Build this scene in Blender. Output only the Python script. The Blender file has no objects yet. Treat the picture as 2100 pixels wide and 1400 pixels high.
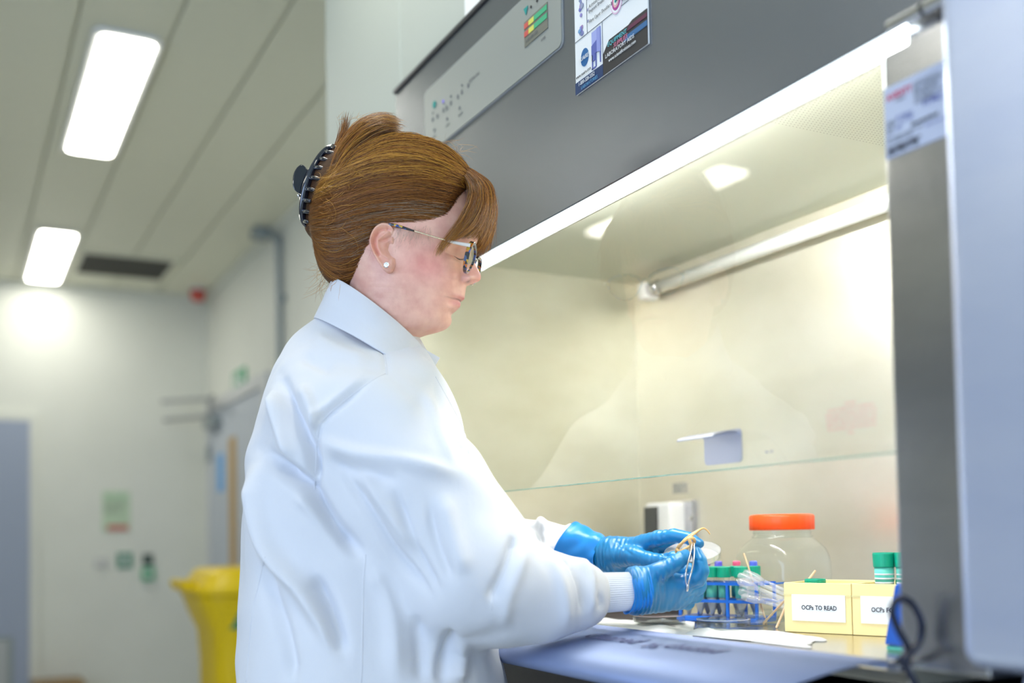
import bpy, bmesh, math, random
import numpy as np
from math import cos, sin, pi, radians, atan, sqrt
from mathutils import Vector, Matrix
from mathutils.bvhtree import BVHTree
random.seed(7); rng = np.random.default_rng(7)
S = bpy.context.scene
COL = S.collection
# ------------------------------------------------------------------ camera
FPX, PPX, PPY, CZ = 2200., 1050., 1010., 1.10
YAW, PITCH, ROLL = radians(27.6), atan(90/2200), 0.0175
f0 = np.array([-cos(YAW), sin(YAW), 0.]); r0 = np.array([sin(YAW), cos(YAW), 0.]); u0 = np.array([0, 0, 1.])
fw = f0*cos(PITCH)+u0*sin(PITCH); up = u0*cos(PITCH)-f0*sin(PITCH)
CR = r0*cos(ROLL)-up*sin(ROLL); CU = up*cos(ROLL)+r0*sin(ROLL); CP = np.array([0, 0, CZ])
cd = bpy.data.cameras.new('camera'); cam = bpy.data.objects.new('camera', cd); COL.objects.link(cam)
cam.matrix_world = Matrix(((CR[0], CU[0], -fw[0], CP[0]), (CR[1], CU[1], -fw[1], CP[1]), (CR[2], CU[2], -fw[2], CP[2]), (0, 0, 0, 1)))
cd.sensor_width = 36.; cd.lens = FPX/2100*36; cd.shift_y = 310/2100; cd.clip_start = .05
cd.dof.use_dof = True; cd.dof.focus_distance = 1.47; cd.dof.aperture_fstop = 1.9
S.camera = cam
# ------------------------------------------------------------------ light and exposure
S.view_settings.view_transform = 'Standard'; S.view_settings.look = 'None'
S.view_settings.gamma = 1; S.view_settings.exposure = 0.20; S.view_settings.use_curve_mapping = False
W = bpy.data.worlds.new('world'); S.world = W; W.use_nodes = True
W.node_tree.nodes['Background'].inputs[0].default_value = (.75, .88, 1, 1)
W.node_tree.nodes['Background'].inputs[1].default_value = 0.6
def area(name, loc, rot, sx, sy, power, color):
    l = bpy.data.lights.new(name, 'AREA'); l.shape = 'RECTANGLE'; l.size = sx; l.size_y = sy; l.energy = power; l.color = color
    o = bpy.data.objects.new(name, l); COL.objects.link(o); o.location = loc; o.rotation_euler = rot; return o
DAY_COL = (.50, .66, 1.0)
area('window_daylight', (1.0, -2.93, 1.75), (radians(90), 0, 0), 3.4, 1.6, 85, DAY_COL)      # daylight through the long window, faces +Y
CEIL_E, STRIP_E, TUBE_E = 15.0, 11.0, 80.0
# ------------------------------------------------------------------ helpers
def ray(x, y): return fw+CR*(x-PPX)/FPX-CU*(y-PPY)/FPX
def at(x, y, D): return CP+ray(x, y)*D
def onY(x, y, Y): d = ray(x, y); return CP+d*(Y/d[1])
def onZ(x, y, Z): d = ray(x, y); return CP+d*((Z-CZ)/d[2])
WL = {}
def tag(o, label=None, cat=None, group=None, kind=None):
    if label: o['label'] = label
    if cat: o['category'] = cat
    if group: o['group'] = group
    if kind: o['kind'] = kind
    return o
def empty(name, loc, label=None, cat=None, group=None, parent=None):
    o = bpy.data.objects.new(name, None); COL.objects.link(o); o.empty_display_size = .05
    base = WL.get(parent.name, np.zeros(3)) if parent else np.zeros(3)
    o.location = np.array(loc, float)-base; WL[o.name] = np.array(loc, float)
    if parent: o.parent = parent
    return tag(o, label, cat, group)
def mesh(name, V, F, mat, parent=None, smooth=False, bevel=0, seg=2, kind=None, origin=None):
    V = np.asarray(V, float).reshape(-1, 3)
    base = WL.get(parent.name, np.zeros(3)) if parent else np.zeros(3)
    org = base if origin is None else np.array(origin, float)
    me = bpy.data.meshes.new(name)
    if isinstance(F, np.ndarray):
        me.from_pydata([], [], []); n = len(F); k = F.shape[1]
        me.vertices.add(len(V)); me.vertices.foreach_set('co', (V-org).ravel())
        me.loops.add(n*k); me.loops.foreach_set('vertex_index', F.astype(np.int32).ravel())
        me.polygons.add(n); me.polygons.foreach_set('loop_start', np.arange(0, n*k, k, dtype=np.int32))
        me.update(calc_edges=True); me.validate()
    else:
        me.from_pydata((V-org).tolist(), [], F)
    me.polygons.foreach_set('use_smooth', [smooth]*len(me.polygons)); me.update()
    if mat: me.materials.append(mat)
    o = bpy.data.objects.new(name, me); COL.objects.link(o)
    if parent: o.parent = parent; o.location = org-base
    else: o.location = org
    WL[o.name] = org
    if bevel:
        m = o.modifiers.new('bevel', 'BEVEL'); m.width = bevel; m.segments = seg; m.limit_method = 'ANGLE'
    if kind: o['kind'] = kind
    return o
class MB:
    def __init__(s): s.V = []; s.F = []; s.n = 0
    def add(s, V, F):
        V = np.asarray(V, float).reshape(-1, 3); s.V.append(V); s.F += [tuple(int(i)+s.n for i in f) for f in F]; s.n += len(V); return s
    def box(s, x0, x1, y0, y1, z0, z1, M=None):
        V = np.array([(x, y, z) for x in (x0, x1) for y in (y0, y1) for z in (z0, z1)], float)
        if M is not None: V = V@M[0].T+M[1]
        return s.add(V, [(0, 1, 3, 2), (4, 6, 7, 5), (0, 4, 5, 1), (2, 3, 7, 6), (0, 2, 6, 4), (1, 5, 7, 3)])
    def tube(s, pts, r, n=12, caps=True, sq=1.0, upv=(0, 0, 1)):
        P = np.asarray(pts, float); r = np.broadcast_to(np.asarray(r, float), (len(P),))
        T = np.gradient(P, axis=0); T /= np.linalg.norm(T, axis=1)[:, None]+1e-12
        a = np.array(upv, float)
        if abs(T[0]@a) > .95: a = np.array([1., 0, 0])
        N = np.cross(T[0], a); N /= np.linalg.norm(N); V = []
        for i in range(len(P)):
            N = N-T[i]*(N@T[i]); N /= np.linalg.norm(N)+1e-12; B = np.cross(T[i], N)
            for k in range(n):
                t = 2*pi*k/n; V.append(P[i]+r[i]*(cos(t)*N+sin(t)*B*sq))
        F = [(i*n+k, i*n+(k+1) % n, (i+1)*n+(k+1) % n, (i+1)*n+k) for i in range(len(P)-1) for k in range(n)]
        if caps: F += [tuple(range(n-1, -1, -1)), tuple((len(P)-1)*n+k for k in range(n))]
        return s.add(V, F)
    def lathe(s, prof, c=(0, 0, 0), n=32, axis=None, sx=1., sy=1., p=2.0, rot=0.):
        V = []
        for pt in prof:
            r, z = pt[:2]; p = pt[2] if len(pt) > 2 else p
            for k in range(n):
                t = 2*pi*k/n; ct, st = cos(t), sin(t)
                x = abs(ct)**(2/p)*(1 if ct >= 0 else -1)*r*sx; y = abs(st)**(2/p)*(1 if st >= 0 else -1)*r*sy
                V.append((x*cos(rot)-y*sin(rot), x*sin(rot)+y*cos(rot), z))
        V = np.array(V)
        if axis is not None:
            a = np.array(axis, float); a /= np.linalg.norm(a); h = np.array([1., 0, 0]) if abs(a[0]) < .8 else np.array([0, 1., 0])
            b = np.cross(a, h); b /= np.linalg.norm(b); d = np.cross(a, b); V = V[:, :1]*b+V[:, 1:2]*d+V[:, 2:]*a
        m = len(prof)
        F = [(i*n+k, i*n+(k+1) % n, (i+1)*n+(k+1) % n, (i+1)*n+k) for i in range(m-1) for k in range(n)]
        if prof[0][0] > 1e-6: F.append(tuple(range(n-1, -1, -1)))
        if prof[-1][0] > 1e-6: F.append(tuple((m-1)*n+k for k in range(n)))
        return s.add(V+np.array(c), F)
    def build(s, name, mat, parent=None, smooth=False, bevel=0, seg=2, kind=None, origin=None):
        return mesh(name, np.concatenate(s.V), s.F, mat, parent, smooth, bevel, seg, kind, origin)
def bx(name, x0, x1, y0, y1, z0, z1, mat, parent=None, bevel=.002, **k):
    return MB().box(min(x0, x1), max(x0, x1), min(y0, y1), max(y0, y1), min(z0, z1), max(z0, z1)).build(name, mat, parent, bevel=bevel, **k)
def catmull(P, n):
    P = np.asarray(P, float); k = len(P); t = np.linspace(0, k-1, n); i = np.clip(t.astype(int), 0, k-2); f = (t-i)[:, None]
    Q = np.vstack([2*P[0]-P[1], P, 2*P[-1]-P[-2]]); a, b, c, d = Q[i], Q[i+1], Q[i+2], Q[i+3]
    return .5*((2*b)+(-a+c)*f+(2*a-5*b+4*c-d)*f*f+(-a+3*b-3*c+d)*f**3)
# ------------------------------------------------------------------ materials
def mat(name, col, rough=.5, metal=0., noise=None, bump=None, spec=.5, trans=0., emit=None, est=0., sss=0., coat=0., aniso=0., ior=None, sheen=0.):
    """noise=(colour2, scale, lo, hi, stretch); bump=(scale, strength, stretch)"""
    m = bpy.data.materials.new(name); m.use_nodes = True; nt = m.node_tree; b = nt.nodes['Principled BSDF']
    I = b.inputs; I['Base Color'].default_value = (*col, 1); I['Roughness'].default_value = rough; I['Metallic'].default_value = metal
    I['Specular IOR Level'].default_value = spec; I['Transmission Weight'].default_value = trans; I['Coat Weight'].default_value = coat
    I['Anisotropic'].default_value = aniso; I['Sheen Weight'].default_value = sheen
    if ior: I['IOR'].default_value = ior
    if emit: I['Emission Color'].default_value = (*emit, 1); I['Emission Strength'].default_value = est
    if sss: I['Subsurface Weight'].default_value = sss; I['Subsurface Radius'].default_value = (1, .35, .2); I['Subsurface Scale'].default_value = .008
    tc = nt.nodes.new('ShaderNodeTexCoord')
    def tex(scale, stretch, detail=6):
        mp = nt.nodes.new('ShaderNodeMapping'); mp.inputs['Scale'].default_value = stretch; nt.links.new(tc.outputs['Object'], mp.inputs[0])
        t = nt.nodes.new('ShaderNodeTexNoise'); t.inputs['Scale'].default_value = scale; t.inputs['Detail'].default_value = detail
        nt.links.new(mp.outputs[0], t.inputs[0]); return t
    if noise:
        c2, sc, lo, hi, st = noise; t = tex(sc, st); r = nt.nodes.new('ShaderNodeValToRGB')
        r.color_ramp.elements[0].position = lo; r.color_ramp.elements[1].position = hi
        r.color_ramp.elements[0].color = (*col, 1); r.color_ramp.elements[1].color = (*c2, 1)
        nt.links.new(t.outputs[0], r.inputs[0]); nt.links.new(r.outputs[0], I['Base Color'])
    if bump:
        sc, strg, st = bump; t = tex(sc, st); bn = nt.nodes.new('ShaderNodeBump'); bn.inputs['Strength'].default_value = strg
        bn.inputs['Distance'].default_value = .002; nt.links.new(t.outputs[0], bn.inputs['Height']); nt.links.new(bn.outputs[0], I['Normal'])
    return m
def clear(name, tint=(1, 1, 1), ior=1.5, gain=1.0, rough=.0, body=0., bodycol=(1, 1, 1)):
    m = bpy.data.materials.new(name); m.use_nodes = True; nt = m.node_tree; nt.nodes.clear()
    o = nt.nodes.new('ShaderNodeOutputMaterial'); t = nt.nodes.new('ShaderNodeBsdfTransparent'); t.inputs[0].default_value = (*tint, 1)
    g = nt.nodes.new('ShaderNodeBsdfGlossy'); g.inputs['Roughness'].default_value = rough
    fr = nt.nodes.new('ShaderNodeFresnel'); fr.inputs[0].default_value = ior; mu = nt.nodes.new('ShaderNodeMath'); mu.operation = 'MULTIPLY'
    ge = nt.nodes.new('ShaderNodeNewGeometry'); sb = nt.nodes.new('ShaderNodeMath'); sb.operation = 'MULTIPLY_ADD'    # pane reflects on entry only: both faces' share in one
    sb.inputs[1].default_value = -gain; sb.inputs[2].default_value = gain; nt.links.new(ge.outputs['Backfacing'], sb.inputs[0])
    mu.use_clamp = True; nt.links.new(fr.outputs[0], mu.inputs[0]); nt.links.new(sb.outputs[0], mu.inputs[1])
    mx = nt.nodes.new('ShaderNodeMixShader'); nt.links.new(mu.outputs[0], mx.inputs[0]); nt.links.new(g.outputs[0], mx.inputs[2])
    if body:
        d = nt.nodes.new('ShaderNodeBsdfDiffuse'); d.inputs[0].default_value = (*bodycol, 1); m2 = nt.nodes.new('ShaderNodeMixShader')
        m2.inputs[0].default_value = body; nt.links.new(t.outputs[0], m2.inputs[1]); nt.links.new(d.outputs[0], m2.inputs[2]); nt.links.new(m2.outputs[0], mx.inputs[1])
    else: nt.links.new(t.outputs[0], mx.inputs[1])
    nt.links.new(mx.outputs[0], o.inputs[0]); return m
def lamp(name, col, st):
    m = bpy.data.materials.new(name); m.use_nodes = True; nt = m.node_tree; nt.nodes.clear()
    o = nt.nodes.new('ShaderNodeOutputMaterial'); e = nt.nodes.new('ShaderNodeEmission'); e.inputs[0].default_value = (*col, 1); e.inputs[1].default_value = st
    nt.links.new(e.outputs[0], o.inputs[0]); return m
M_wall = mat('wall_paint', (.79, .81, .76), .6, noise=((.75, .77, .72), 3, .3, .7, (1, 1, 1)))
M_boxing = mat('boxing_paint', (.46, .50, .45), .6)
M_ceil = mat('ceiling_panel', (.80, .80, .67), .45)
M_gap = mat('ceiling_joint', (.66, .66, .56), .7)
M_floor = mat('vinyl_floor', (.62, .62, .56), .35, noise=((.56, .56, .50), 40, .4, .6, (1, 1, 1)))
M_steel = mat('brushed_steel', (.62, .62, .64), .21, 1., noise=((.44, .45, .49), 3.5, .35, .7, (1, 1, 3)), bump=(60, .12, (14, 14, .35)), aniso=.3)  # tone bands in the colour imitate blurred room reflections
M_canopy = mat('satin_canopy', (.28, .295, .32), .26, .78, noise=((.24, .26, .295), 2, .3, .7, (1, 1, 2)), bump=(180, .08, (.6, 1, 20)))
M_panelblue = mat('satin_side_panel', (.70, .77, .98), .30, .72, noise=((.62, .70, .94), 5, .35, .7, (1, 1, 3)), bump=(150, .1, (1, 1, 14)))
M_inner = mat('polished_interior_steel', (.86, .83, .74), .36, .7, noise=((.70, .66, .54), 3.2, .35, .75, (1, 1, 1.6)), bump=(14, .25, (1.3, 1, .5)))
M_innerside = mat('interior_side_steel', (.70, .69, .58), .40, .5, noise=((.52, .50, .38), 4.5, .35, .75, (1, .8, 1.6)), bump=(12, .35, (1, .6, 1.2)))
M_perf = mat('perforated_diffuser', (.62, .64, .55), .5, .3)
M_lip = mat('airfoil_steel', (.27, .33, .52), .55, .6, noise=((.23, .29, .47), 6, .4, .7, (.5, 1, 1)), bump=(90, .06, (.3, 6, 1)))
M_worktop = mat('work_surface_steel', (.62, .58, .46), .24, .95, noise=((.48, .44, .33), 5, .4, .7, (1, 1, 1)))
M_dark = mat('dark_steel', (.16, .16, .17), .35, .8, noise=((.10, .10, .13), 4, .4, .6, (1, 1, 1)))
M_white = mat('white_plastic', (.82, .84, .84), .4)
M_black = mat('black_plastic', (.015, .016, .02), .3)
M_grey = mat('grey_plastic', (.30, .32, .33), .5)
M_chrome = mat('chrome', (.72, .72, .74), .12, 1.)
M_paperw = mat('white_paper', (.84, .86, .85), .8)
M_paperg = mat('grey_paper', (.62, .64, .66), .7)
M_ink = mat('black_ink', (.03, .03, .035), .7)
M_inkg = mat('grey_ink', (.16, .17, .18), .7)
M_inkb = mat('blue_ink', (.10, .12, .36), .7)
M_inkred = mat('red_ink', (.55, .05, .07), .7)
M_teal = mat('teal_print', (.0, .30, .27), .6)
M_green = mat('green_print', (.05, .42, .20), .6)
M_red = mat('red_print', (.62, .10, .08), .6)
M_yellowp = mat('yellow_print', (.70, .68, .12), .6)
M_glass = clear('sash_glass', (.975, .99, .975), 1.5, 1.7)
M_glassedge = mat('glass_edge', (.50, .80, .70), .15, trans=.7)
M_plastic = clear('clear_plastic', (.95, .97, .96), 1.45, 1.2, .03, .02, (.9, .92, .92))
M_frost = clear('frosted_plastic', (.93, .95, .97), 1.45, 1.5, .15, .24, (.93, .94, .97))
M_orange = mat('orange_lid', (1.0, .085, .003), .4, sss=.0)
M_cap = mat('green_cap', (.0, .33, .20), .4)
M_labelg = mat('teal_label', (.10, .52, .42), .5)
M_rack = mat('blue_rack', (.005, .13, .62), .35)
M_card = mat('cream_card', (.92, .76, .36), .6)
M_cardin = mat('card_inside', (.70, .62, .30), .7)
M_wood = mat('birch_stick', (.72, .52, .33), .7)
M_cloud = mat('cloudy_sample', (.50, .50, .48), .5)
M_door = mat('blue_grey_door', (.36, .42, .56), .5)
M_frame = mat('door_frame', (.66, .68, .70), .5)
M_oak = mat('oak_edge', (.52, .33, .10), .5)
M_yellow = mat('yellow_bin_plastic', (.80, .58, .0), .4)
M_conduit = mat('grey_conduit', (.30, .35, .37), .45)
M_brown = mat('brown_board', (.30, .20, .09), .8)
M_navy = mat('navy_cable', (.005, .009, .028), .25)
M_blue = mat('blue_plastic', (.01, .10, .50), .35)
M_lens_warm = None
# ------------------------------------------------------------------ room shell
def struct(o): o['kind'] = 'structure'; return o
RX0, RX1, RY0, RY1, RH = -7.1, 3.0, -3.0, 1.48, 2.70
struct(bx('floor', RX0-.1, RX1+.1, RY0-.1, RY1+.1, -.1, 0, M_floor, bevel=0))
struct(bx('wall_far', RX0-.1, RX0, RY0-.1, RY1+.1, 0, RH, M_wall, bevel=0))
struct(bx('wall_right', RX0, RX1, RY1, RY1+.1, 0, RH, M_wall, bevel=0))
struct(bx('wall_near', RX1, RX1+.1, RY0-.1, RY1+.1, 0, RH, M_wall, bevel=0))
wl = MB()
wl.box(RX0, -.8, RY0-.1, RY0, 0, RH).box(2.8, RX1, RY0-.1, RY0, 0, RH).box(-.8, 2.8, RY0-.1, RY0, 0, .9).box(-.8, 2.8, RY0-.1, RY0, 2.6, RH)
struct(wl.build('wall_left', M_wall))
wf = struct(MB().box(-.8, 2.8, RY0-.09, RY0-.03, .9, .95).box(-.8, 2.8, RY0-.09, RY0-.03, 2.55, 2.6).box(-.8, -.75, RY0-.09, RY0-.03, .95, 2.55).box(2.75, 2.8, RY0-.09, RY0-.03, .95, 2.55).box(.97, 1.03, RY0-.09, RY0-.03, .95, 2.55).build('window_1', M_frame))
bx('window_pane', -.75, 2.75, RY0-.065, RY0-.06, .95, 2.55, clear('window_glass', (.97, .98, 1), 1.45, 1.), wf, bevel=0)
ce = struct(bx('ceiling', RX0-.1, RX1+.1, RY0-.1, RY1+.1, RH+.009, RH+.12, M_gap, bevel=0))
ys = [-3.0, -2.72, -2.44, -2.16, -1.88, -1.60, -1.32, -1.04, -.76, -.48, -.20, .08, .335, .61, .895, 1.165, 1.48]
xs = [RX0, -5.9, -4.65, -2.3, .2, 3.0]
for j in range(len(ys)-1):
    for i in range(len(xs)-1):
        y0, y1 = ys[j]+.005, ys[j+1]-.005; x0, x1 = xs[i]+.003, xs[i+1]-.003
        bx('ceiling_panel', x0, x1, y0, y1, RH, RH+.009, M_ceil, ce, bevel=.003)
struct(MB().box(RX0, RX1, RY1-.035, RY1, RH-.03, RH).box(RX0, RX0+.035, RY0, RY1-.035, RH-.03, RH).build('trim_1', M_wall))
struct(MB().box(-2.47, -1.985, .80, RY1, 0, RH).box(-1.985, RX1, .80, RY1, 2.0, RH).build('wall_boxing', M_boxing, bevel=.006))
# ceiling lamps
M_lampdiff = lamp('ceiling_lamp_diffuser', (1.0, .97, .86), CEIL_E)
def rrect(w, h, r, n=6):
    P = []
    for cx, cy, a0 in ((w/2-r, h/2-r, 0), (-w/2+r, h/2-r, 90), (-w/2+r, -h/2+r, 180), (w/2-r, -h/2+r, 270)):
        for k in range(n+1): a = radians(a0+90*k/n); P.append((cx+r*cos(a), cy+r*sin(a)))
    return P
def plate(mb, P, z0, z1, fn):
    n = len(P); V = [fn(x, y, z0) for x, y in P]+[fn(x, y, z1) for x, y in P]
    mb.add(V, [tuple(range(n-1, -1, -1)), tuple(range(n, 2*n))]+[(k, (k+1) % n, n+(k+1) % n, n+k) for k in range(n)]); return mb
lamps = [(-4.045, .49, 'long lit ceiling lamp nearest the camera on the left', 'large'), (-6.42, .48, 'shorter looking lit ceiling lamp near the far wall, left of the dark vent', ''),
         (-1.65, .49, 'lit ceiling lamp overhead above the seated workspace, out of view', ''), (-4.2, -1.46, 'lit ceiling lamp seen only as a reflection in the cabinet glass', ''),
         (-1.65, -1.46, 'lit ceiling lamp out of view over the window side', ''), (.8, .0, 'lit ceiling lamp out of view behind the camera', '')]
for i, (x, y, lab, _) in enumerate(lamps):
    t = empty('ceiling_lamp', (x, y, RH), lab, 'lamp', 'recessed ceiling lamps')
    mb = MB(); plate(mb, rrect(1.18, .215, .04), RH-.012, RH-.002, lambda a, b, z: (x+a, y+b, z)); mb.build('lamp_frame', M_white, t)
    mb = MB(); plate(mb, rrect(1.12, .172, .03), RH-.016, RH-.0125, lambda a, b, z: (x+a, y+b, z)); mb.build('diffuser', M_lampdiff, t)
# ceiling vent
t = empty('ceiling_vent', (-6.44, .87, RH), 'dark slatted ceiling vent beside the far ceiling lamp', 'vent')
MB().box(-6.68, -6.20, .63, 1.12, RH-.008, RH-.001).build('backing', M_black, t)
MB().box(-6.70, -6.18, .61, .64, RH-.014, RH).box(-6.70, -6.18, 1.11, 1.14, RH-.014, RH).box(-6.70, -6.67, .64, 1.11, RH-.014, RH).box(-6.21, -6.18, .64, 1.11, RH-.014, RH).build('vent_frame', M_ceil, t)
for k in range(11):
    bx('slat', -6.66+k*.043, -6.66+k*.043+.014, .64, 1.11, RH-.018, RH-.008, mat('vent_slat', (.12, .115, .10), .6) if k == 0 else bpy.data.materials['vent_slat'], t, bevel=0)
# bench and cupboards along the window-side wall (unseen, added for the steel to reflect)
t = empty('reflection_bench', (-4., -2.7, 0), 'long grey laboratory bench along the opposite wall, out of view, added to be reflected in the steel', 'bench')
M_bench = mat('bench_grey', (.24, .26, .31), .5)
bx('bench_top', -6.4, -.9, -2.99, -2.38, .88, .92, M_bench, t)
for k in range(6): bx('bench_cabinet', -6.35+k*.9, -5.5+k*.9, -2.98, -2.42, .08, .875, mat('bench_front', (.42, .44, .50), .4) if k == 0 else bpy.data.materials['bench_front'], t, bevel=.004)
t = empty('reflection_cupboard', (-4., -2.9, 1.7), 'row of dark wall cupboards over the opposite bench, out of view, added to be reflected', 'cupboard')
for k in range(5): bx('cupboard_unit', -6.2+k*.95, -5.27+k*.95, -2.99, -2.65, 1.55, 1.98, M_bench, t, bevel=.004)
# fire alarm sounder
t = empty('fire_sounder', (-6.84, 1.37, RH), 'small round red fire sounder on the ceiling by the far corner', 'alarm')
MB().lathe([(.045, -.02), (.05, -.001)], (-6.84, 1.37, RH)).build('base', M_white, t, smooth=False)
MB().lathe([(.0, -.085), (.03, -.083), (.044, -.07), (.048, -.02)], (-6.84, 1.37, RH)).build('sounder_head', M_red, t, smooth=True)
# conduit
t = empty('wall_conduit', (-5.27, 1.455, 1.5), 'thin grey vertical conduit pipe running down the wall right of the far corner', 'pipe')
MB().tube(catmull([(-5.42, 1.40, RH-.01), (-5.36, 1.44, 2.655), (-5.29, 1.455, 2.60), (-5.27, 1.455, 2.50), (-5.27, 1.455, 1.2)], 24), .017).build('pipe', M_conduit, t, smooth=True)
bx('pipe_bracket', -5.31, -5.23, 1.45, 1.479, 2.3, 2.33, M_conduit, t); bx('junction_box', -5.47, -5.37, 1.36, 1.44, RH-.05, RH-.001, M_conduit, t)
# far-wall door
X = RX0
t = struct(empty('door_1', (X, 0, 0)))
bx('door_leaf', X+.005, X+.045, -.50, .415, .01, 1.845, M_door, t)
MB().box(X, X+.03, .415, .47, 0, 1.90).box(X, X+.03, -.555, -.50, 0, 1.90).box(X, X+.03, -.50, .415, 1.85, 1.90).build('door_frame', M_wall, t)
g = bx('vent_grille', X+.045, X+.055, -.25, .325, .25, .56, M_conduit, t)
for k in range(9): bx('louvre', X+.055, X+.062, -.22, .295, .275+k*.03, .29+k*.03, M_frame, g, bevel=0)
# wall notices, sockets
t = empty('action_notice', (X, .915, 1.30), 'pale green and yellow fire action notice with red bottom band on the far wall', 'sign')
bx('notice_board', X, X+.006, .832, .995, 1.175, 1.425, mat('notice_green', (.55, .70, .52), .5), t, bevel=0)
bx('red_band', X+.0065, X+.0085, .86, .985, 1.182, 1.215, M_red, t, bevel=0)
def text(name, s, size, fn_loc, rot, m, parent=None, align='LEFT', ext=.0001, spacing=1.0, sx=1.0, shear=0., bold=0.):
    c = bpy.data.curves.new(name, 'FONT'); c.body = s; c.size = size; c.align_x = align; c.extrude = ext; c.space_line = spacing; c.shear = shear; c.offset = bold; c.resolution_u = 2
    tmp = bpy.data.objects.new(name+'_curve', c); me = bpy.data.meshes.new_from_object(tmp); me.name = name; bpy.data.objects.remove(tmp); bpy.data.curves.remove(c)
    me.materials.clear(); me.materials.append(m); o = bpy.data.objects.new(name, me); COL.objects.link(o)
    base = WL.get(parent.name, np.zeros(3)) if parent else np.zeros(3)
    o.location = np.array(fn_loc, float)-base; o.rotation_euler = rot; o.scale = (sx, 1, 1)
    if parent: o.parent = parent
    WL[o.name] = np.array(fn_loc, float); return o
RXW = (radians(90), 0, radians(90)); RYW = (radians(90), 0, 0)
text('print', 'FIRE ACTION', .022, (X+.0072, .845, 1.385), RXW, M_green, t)
text('print', 'Sound the alarm\nLeave the building\nClose all doors\nReport to the\nassembly point', .017, (X+.0072, .845, 1.355), RXW, M_inkg, t)
text('print', 'NO SMOKING', .018, (X+.0090, .87, 1.190), RXW, M_paperw, t)
t = empty('wall_socket', (X, .826, .98), 'white double wall socket low on the far wall, left of the green plates', 'socket')
bx('faceplate', X, X+.012, .785, .865, .955, 1.01, M_grey if False else mat('pale_socket', (.62, .63, .63), .4), t); bx('switch', X+.012, X+.016, .80, .82, .972, .992, M_white, t)
t = empty('green_sign_plate', (X, .96, .99), 'square dark green and white pictogram plate left of the call point', 'sign')
bx('plate', X, X+.006, .918, 1.008, .945, 1.04, mat('deep_green', (.03, .25, .16), .5), t); bx('pictogram', X+.006, X+.008, .948, .978, .968, 1.018, M_white, t, bevel=.001)
t = empty('door_release', (X, 1.10, .95), 'green door release box under a dark button on the far wall', 'switch')
bx('green_box', X, X+.03, 1.065, 1.137, .865, .945, M_green, t); bx('dark_button', X, X+.025, 1.07, 1.13, .965, 1.03, mat('dark_button', (.06, .10, .09), .5), t); MB().lathe([(.018, 0), (.018, .006), (.0, .007)], (X+.03, 1.1, .905), axis=(1, 0, 0)).build('button', M_white, t)
t = empty('cardboard_box', (X+.2, .56, 0), 'brown cardboard box on the floor beside the far grey door', 'box')
MB().box(X+.03, X+.40, .425, .69, 0, .29).build('carton', M_brown, t, bevel=.004); MB().box(X+.03, X+.215, .42, .695, .29, .296).box(X+.22, X+.40, .42, .695, .29, .296).build('flap', M_brown, t)
bx('tape', X+.20, X+.235, .42, .695, .2965, .2975, mat('parcel_tape', (.45, .34, .18), .3), t, bevel=0)
# side door with closer
Y = RY1
t = struct(empty('door_2', (-6.3, Y, 0)))
bx('door_leaf', -6.80, -5.5, Y-.045, Y-.003, .01, 1.90, mat('pale_door', (.55, .60, .68), .5), t)
MB().box(-6.87, -6.80, Y-.06, Y, 0, 1.97).box(-5.5, -5.43, Y-.06, Y, 0, 1.97).box(-6.8, -5.5, Y-.06, Y, 1.90, 1.97).build('door_frame', M_frame, t)
bx('wood_edge', -6.28, -6.13, Y-.052, Y-.045, .3, 1.70, M_oak, t)
bx('blue_notice', -6.60, -6.45, Y-.05, Y-.045, 1.40, 1.63, mat('sky_notice', (.12, .42, .85), .5), t)
bx('hinge', -6.82, -6.78, Y-.07, Y-.045, 1.60, 1.70, M_conduit, t)
t = empty('door_closer', (-6.5, Y-.1, 1.86), 'grey door closer with two thin arms at the top of the side door', 'door closer')
bx('closer_body', -6.76, -6.48, Y-.10, Y-.046, 1.80, 1.86, M_conduit, t)
MB().tube([(-6.62, Y-.09, 1.868), (-6.95, Y-.30, 1.868)], .012, 8).build('arm', M_grey, t); MB().tube([(-6.60, Y-.09, 1.97), (-6.2, Y-.16, 1.93)], .012, 8).build('arm', M_grey, t); MB().tube([(-6.62, Y-.09, 1.868), (-6.60, Y-.09, 1.97)], .012, 8).build('link', M_grey, t); MB().tube([(-6.60, Y-.09, 1.97), (-6.80, Y-.34, 1.965)], .011, 8).build('arm', M_grey, t)
t = empty('exit_sign', (-6.2, Y, 2.03), 'green and white emergency exit sign above the side door', 'sign')
bx('sign_plate', -6.34, -6.05, Y-.012, Y-.001, 1.965, 2.09, M_green, t)
MB().box(-6.30, -6.24, Y-.015, Y-.012, 1.985, 2.07).box(-6.215, -6.15, Y-.015, Y-.012, 2.02, 2.04).box(-6.14, -6.09, Y-.015, Y-.012, 1.985, 2.07).build('pictogram', M_white, t)
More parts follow.
